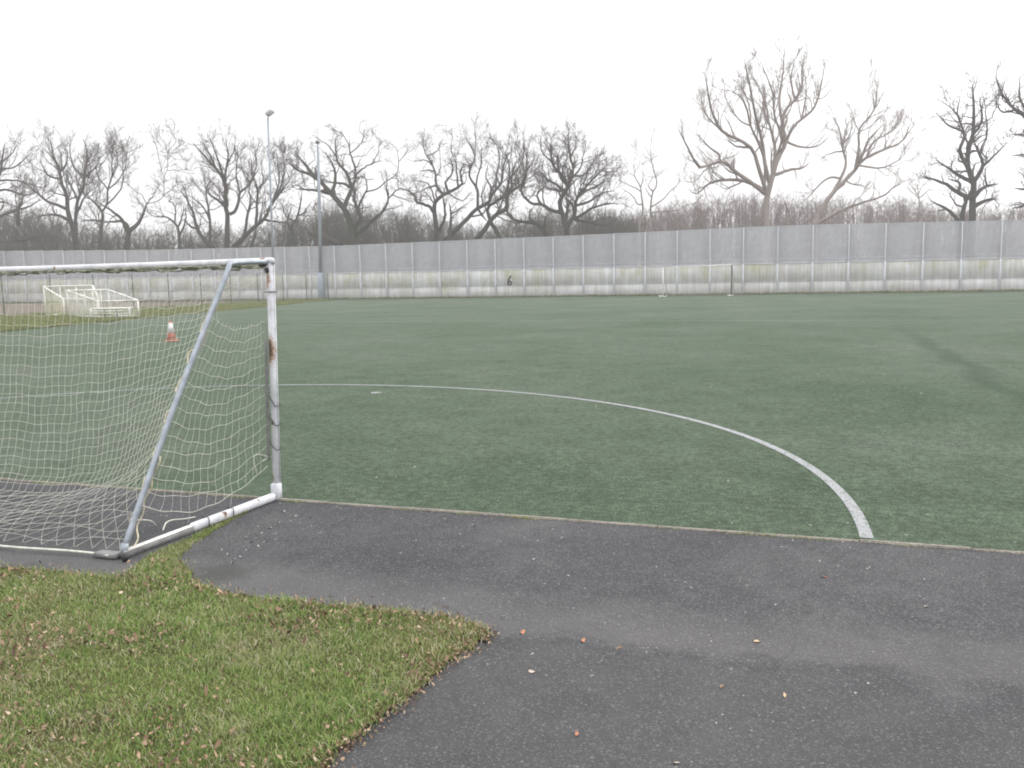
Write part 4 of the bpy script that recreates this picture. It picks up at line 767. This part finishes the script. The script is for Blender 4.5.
# ---------------------------------------------------------------- light, sky, camera
EL, AZ = math.radians(38), math.radians(35)       # sun high behind thin overcast, ahead and to the right
w = bpy.data.worlds.new('World'); SC.world = w; w.use_nodes = True; nt = w.node_tree; bg = nt.nodes['Background']
sk = N(nt, 'ShaderNodeTexSky', sky_type='NISHITA', sun_disc=False, sun_elevation=EL, sun_rotation=AZ, air_density=1.0, dust_density=6.0, ozone_density=1.0)
hs = N(nt, 'ShaderNodeHueSaturation'); hs.inputs['Saturation'].default_value = .12; L(nt, sk, 0, hs, 'Color')
tc_ = N(nt, 'ShaderNodeTexCoord'); sz_ = N(nt, 'ShaderNodeSeparateXYZ'); L(nt, tc_, 'Generated', sz_, 0)
ov = ramp(nt, sz_, 'Z', [(0.0, (.305, .304, .308)), (.18, (.335, .335, .340)), (.42, (.54, .54, .55)), (1.0, (.92, .92, .94))])   # overcast: zenith far brighter than horizon
ov2 = mix(nt, None, 0, (ov, 'Color'), (20.0, 20.0, 20.0), 'MULTIPLY', 1.0)
mx = mix(nt, None, 0, (hs, 'Color'), (ov2, 2), 'MIX', .8); L(nt, mx, 2, bg, 'Color'); bg.inputs['Strength'].default_value = .15
sd = bpy.data.lights.new('sun', 'SUN'); sd.energy = .8; sd.angle = math.radians(25); sd.color = (1, .96, .91); so = bpy.data.objects.new('sun', sd); COL.objects.link(so)
from mathutils import Vector, Matrix
sv = Vector((math.sin(AZ)*math.cos(EL), math.cos(AZ)*math.cos(EL), math.sin(EL))); so.rotation_euler = sv.to_track_quat('Z', 'Y').to_euler(); so.location = (0, 0, 60)
cd_ = bpy.data.cameras.new('camera'); cam = bpy.data.objects.new('camera', cd_); COL.objects.link(cam); SC.camera = cam
cd_.sensor_width = 36; cd_.lens = F/1024*36; cd_.clip_end = 3000; cd_.clip_start = .05
cam.matrix_world = Matrix(((RT[0], UP[0], -FW[0], CAM[0]), (RT[1], UP[1], -FW[1], CAM[1]), (RT[2], UP[2], -FW[2], CAM[2]), (0, 0, 0, 1)))
vs = SC.view_settings; vs.view_transform = 'Standard'; vs.look = 'None'; vs.exposure = .27; vs.gamma = 1; vs.use_curve_mapping = False
SC.cycles.use_denoising = True; SC.cycles.denoiser = 'OPENIMAGEDENOISE'; SC.cycles.denoising_input_passes = 'RGB_ALBEDO_NORMAL'; SC.cycles.denoising_prefilter = 'ACCURATE'; SC.cycles.max_bounces = 6; SC.cycles.filter_width = 1.9
hz = MB().box((0, 90, 16.5), (500, 320, 35)).build('haze', 'white'); hm = bpy.data.materials.new('haze'); hm.use_nodes = True; hn = hm.node_tree; hn.nodes.remove(hn.nodes['Principled BSDF'])
pv = N(hn, 'ShaderNodeVolumePrincipled'); pv.inputs['Color'].default_value = (.97, .97, .98, 1); pv.inputs['Density'].default_value = .0014; L(hn, pv, 0, hn.nodes['Material Output'], 'Volume')
hz.data.materials[0] = hm; hz['kind'] = 'stuff'; SC.cycles.volume_bounces = 1
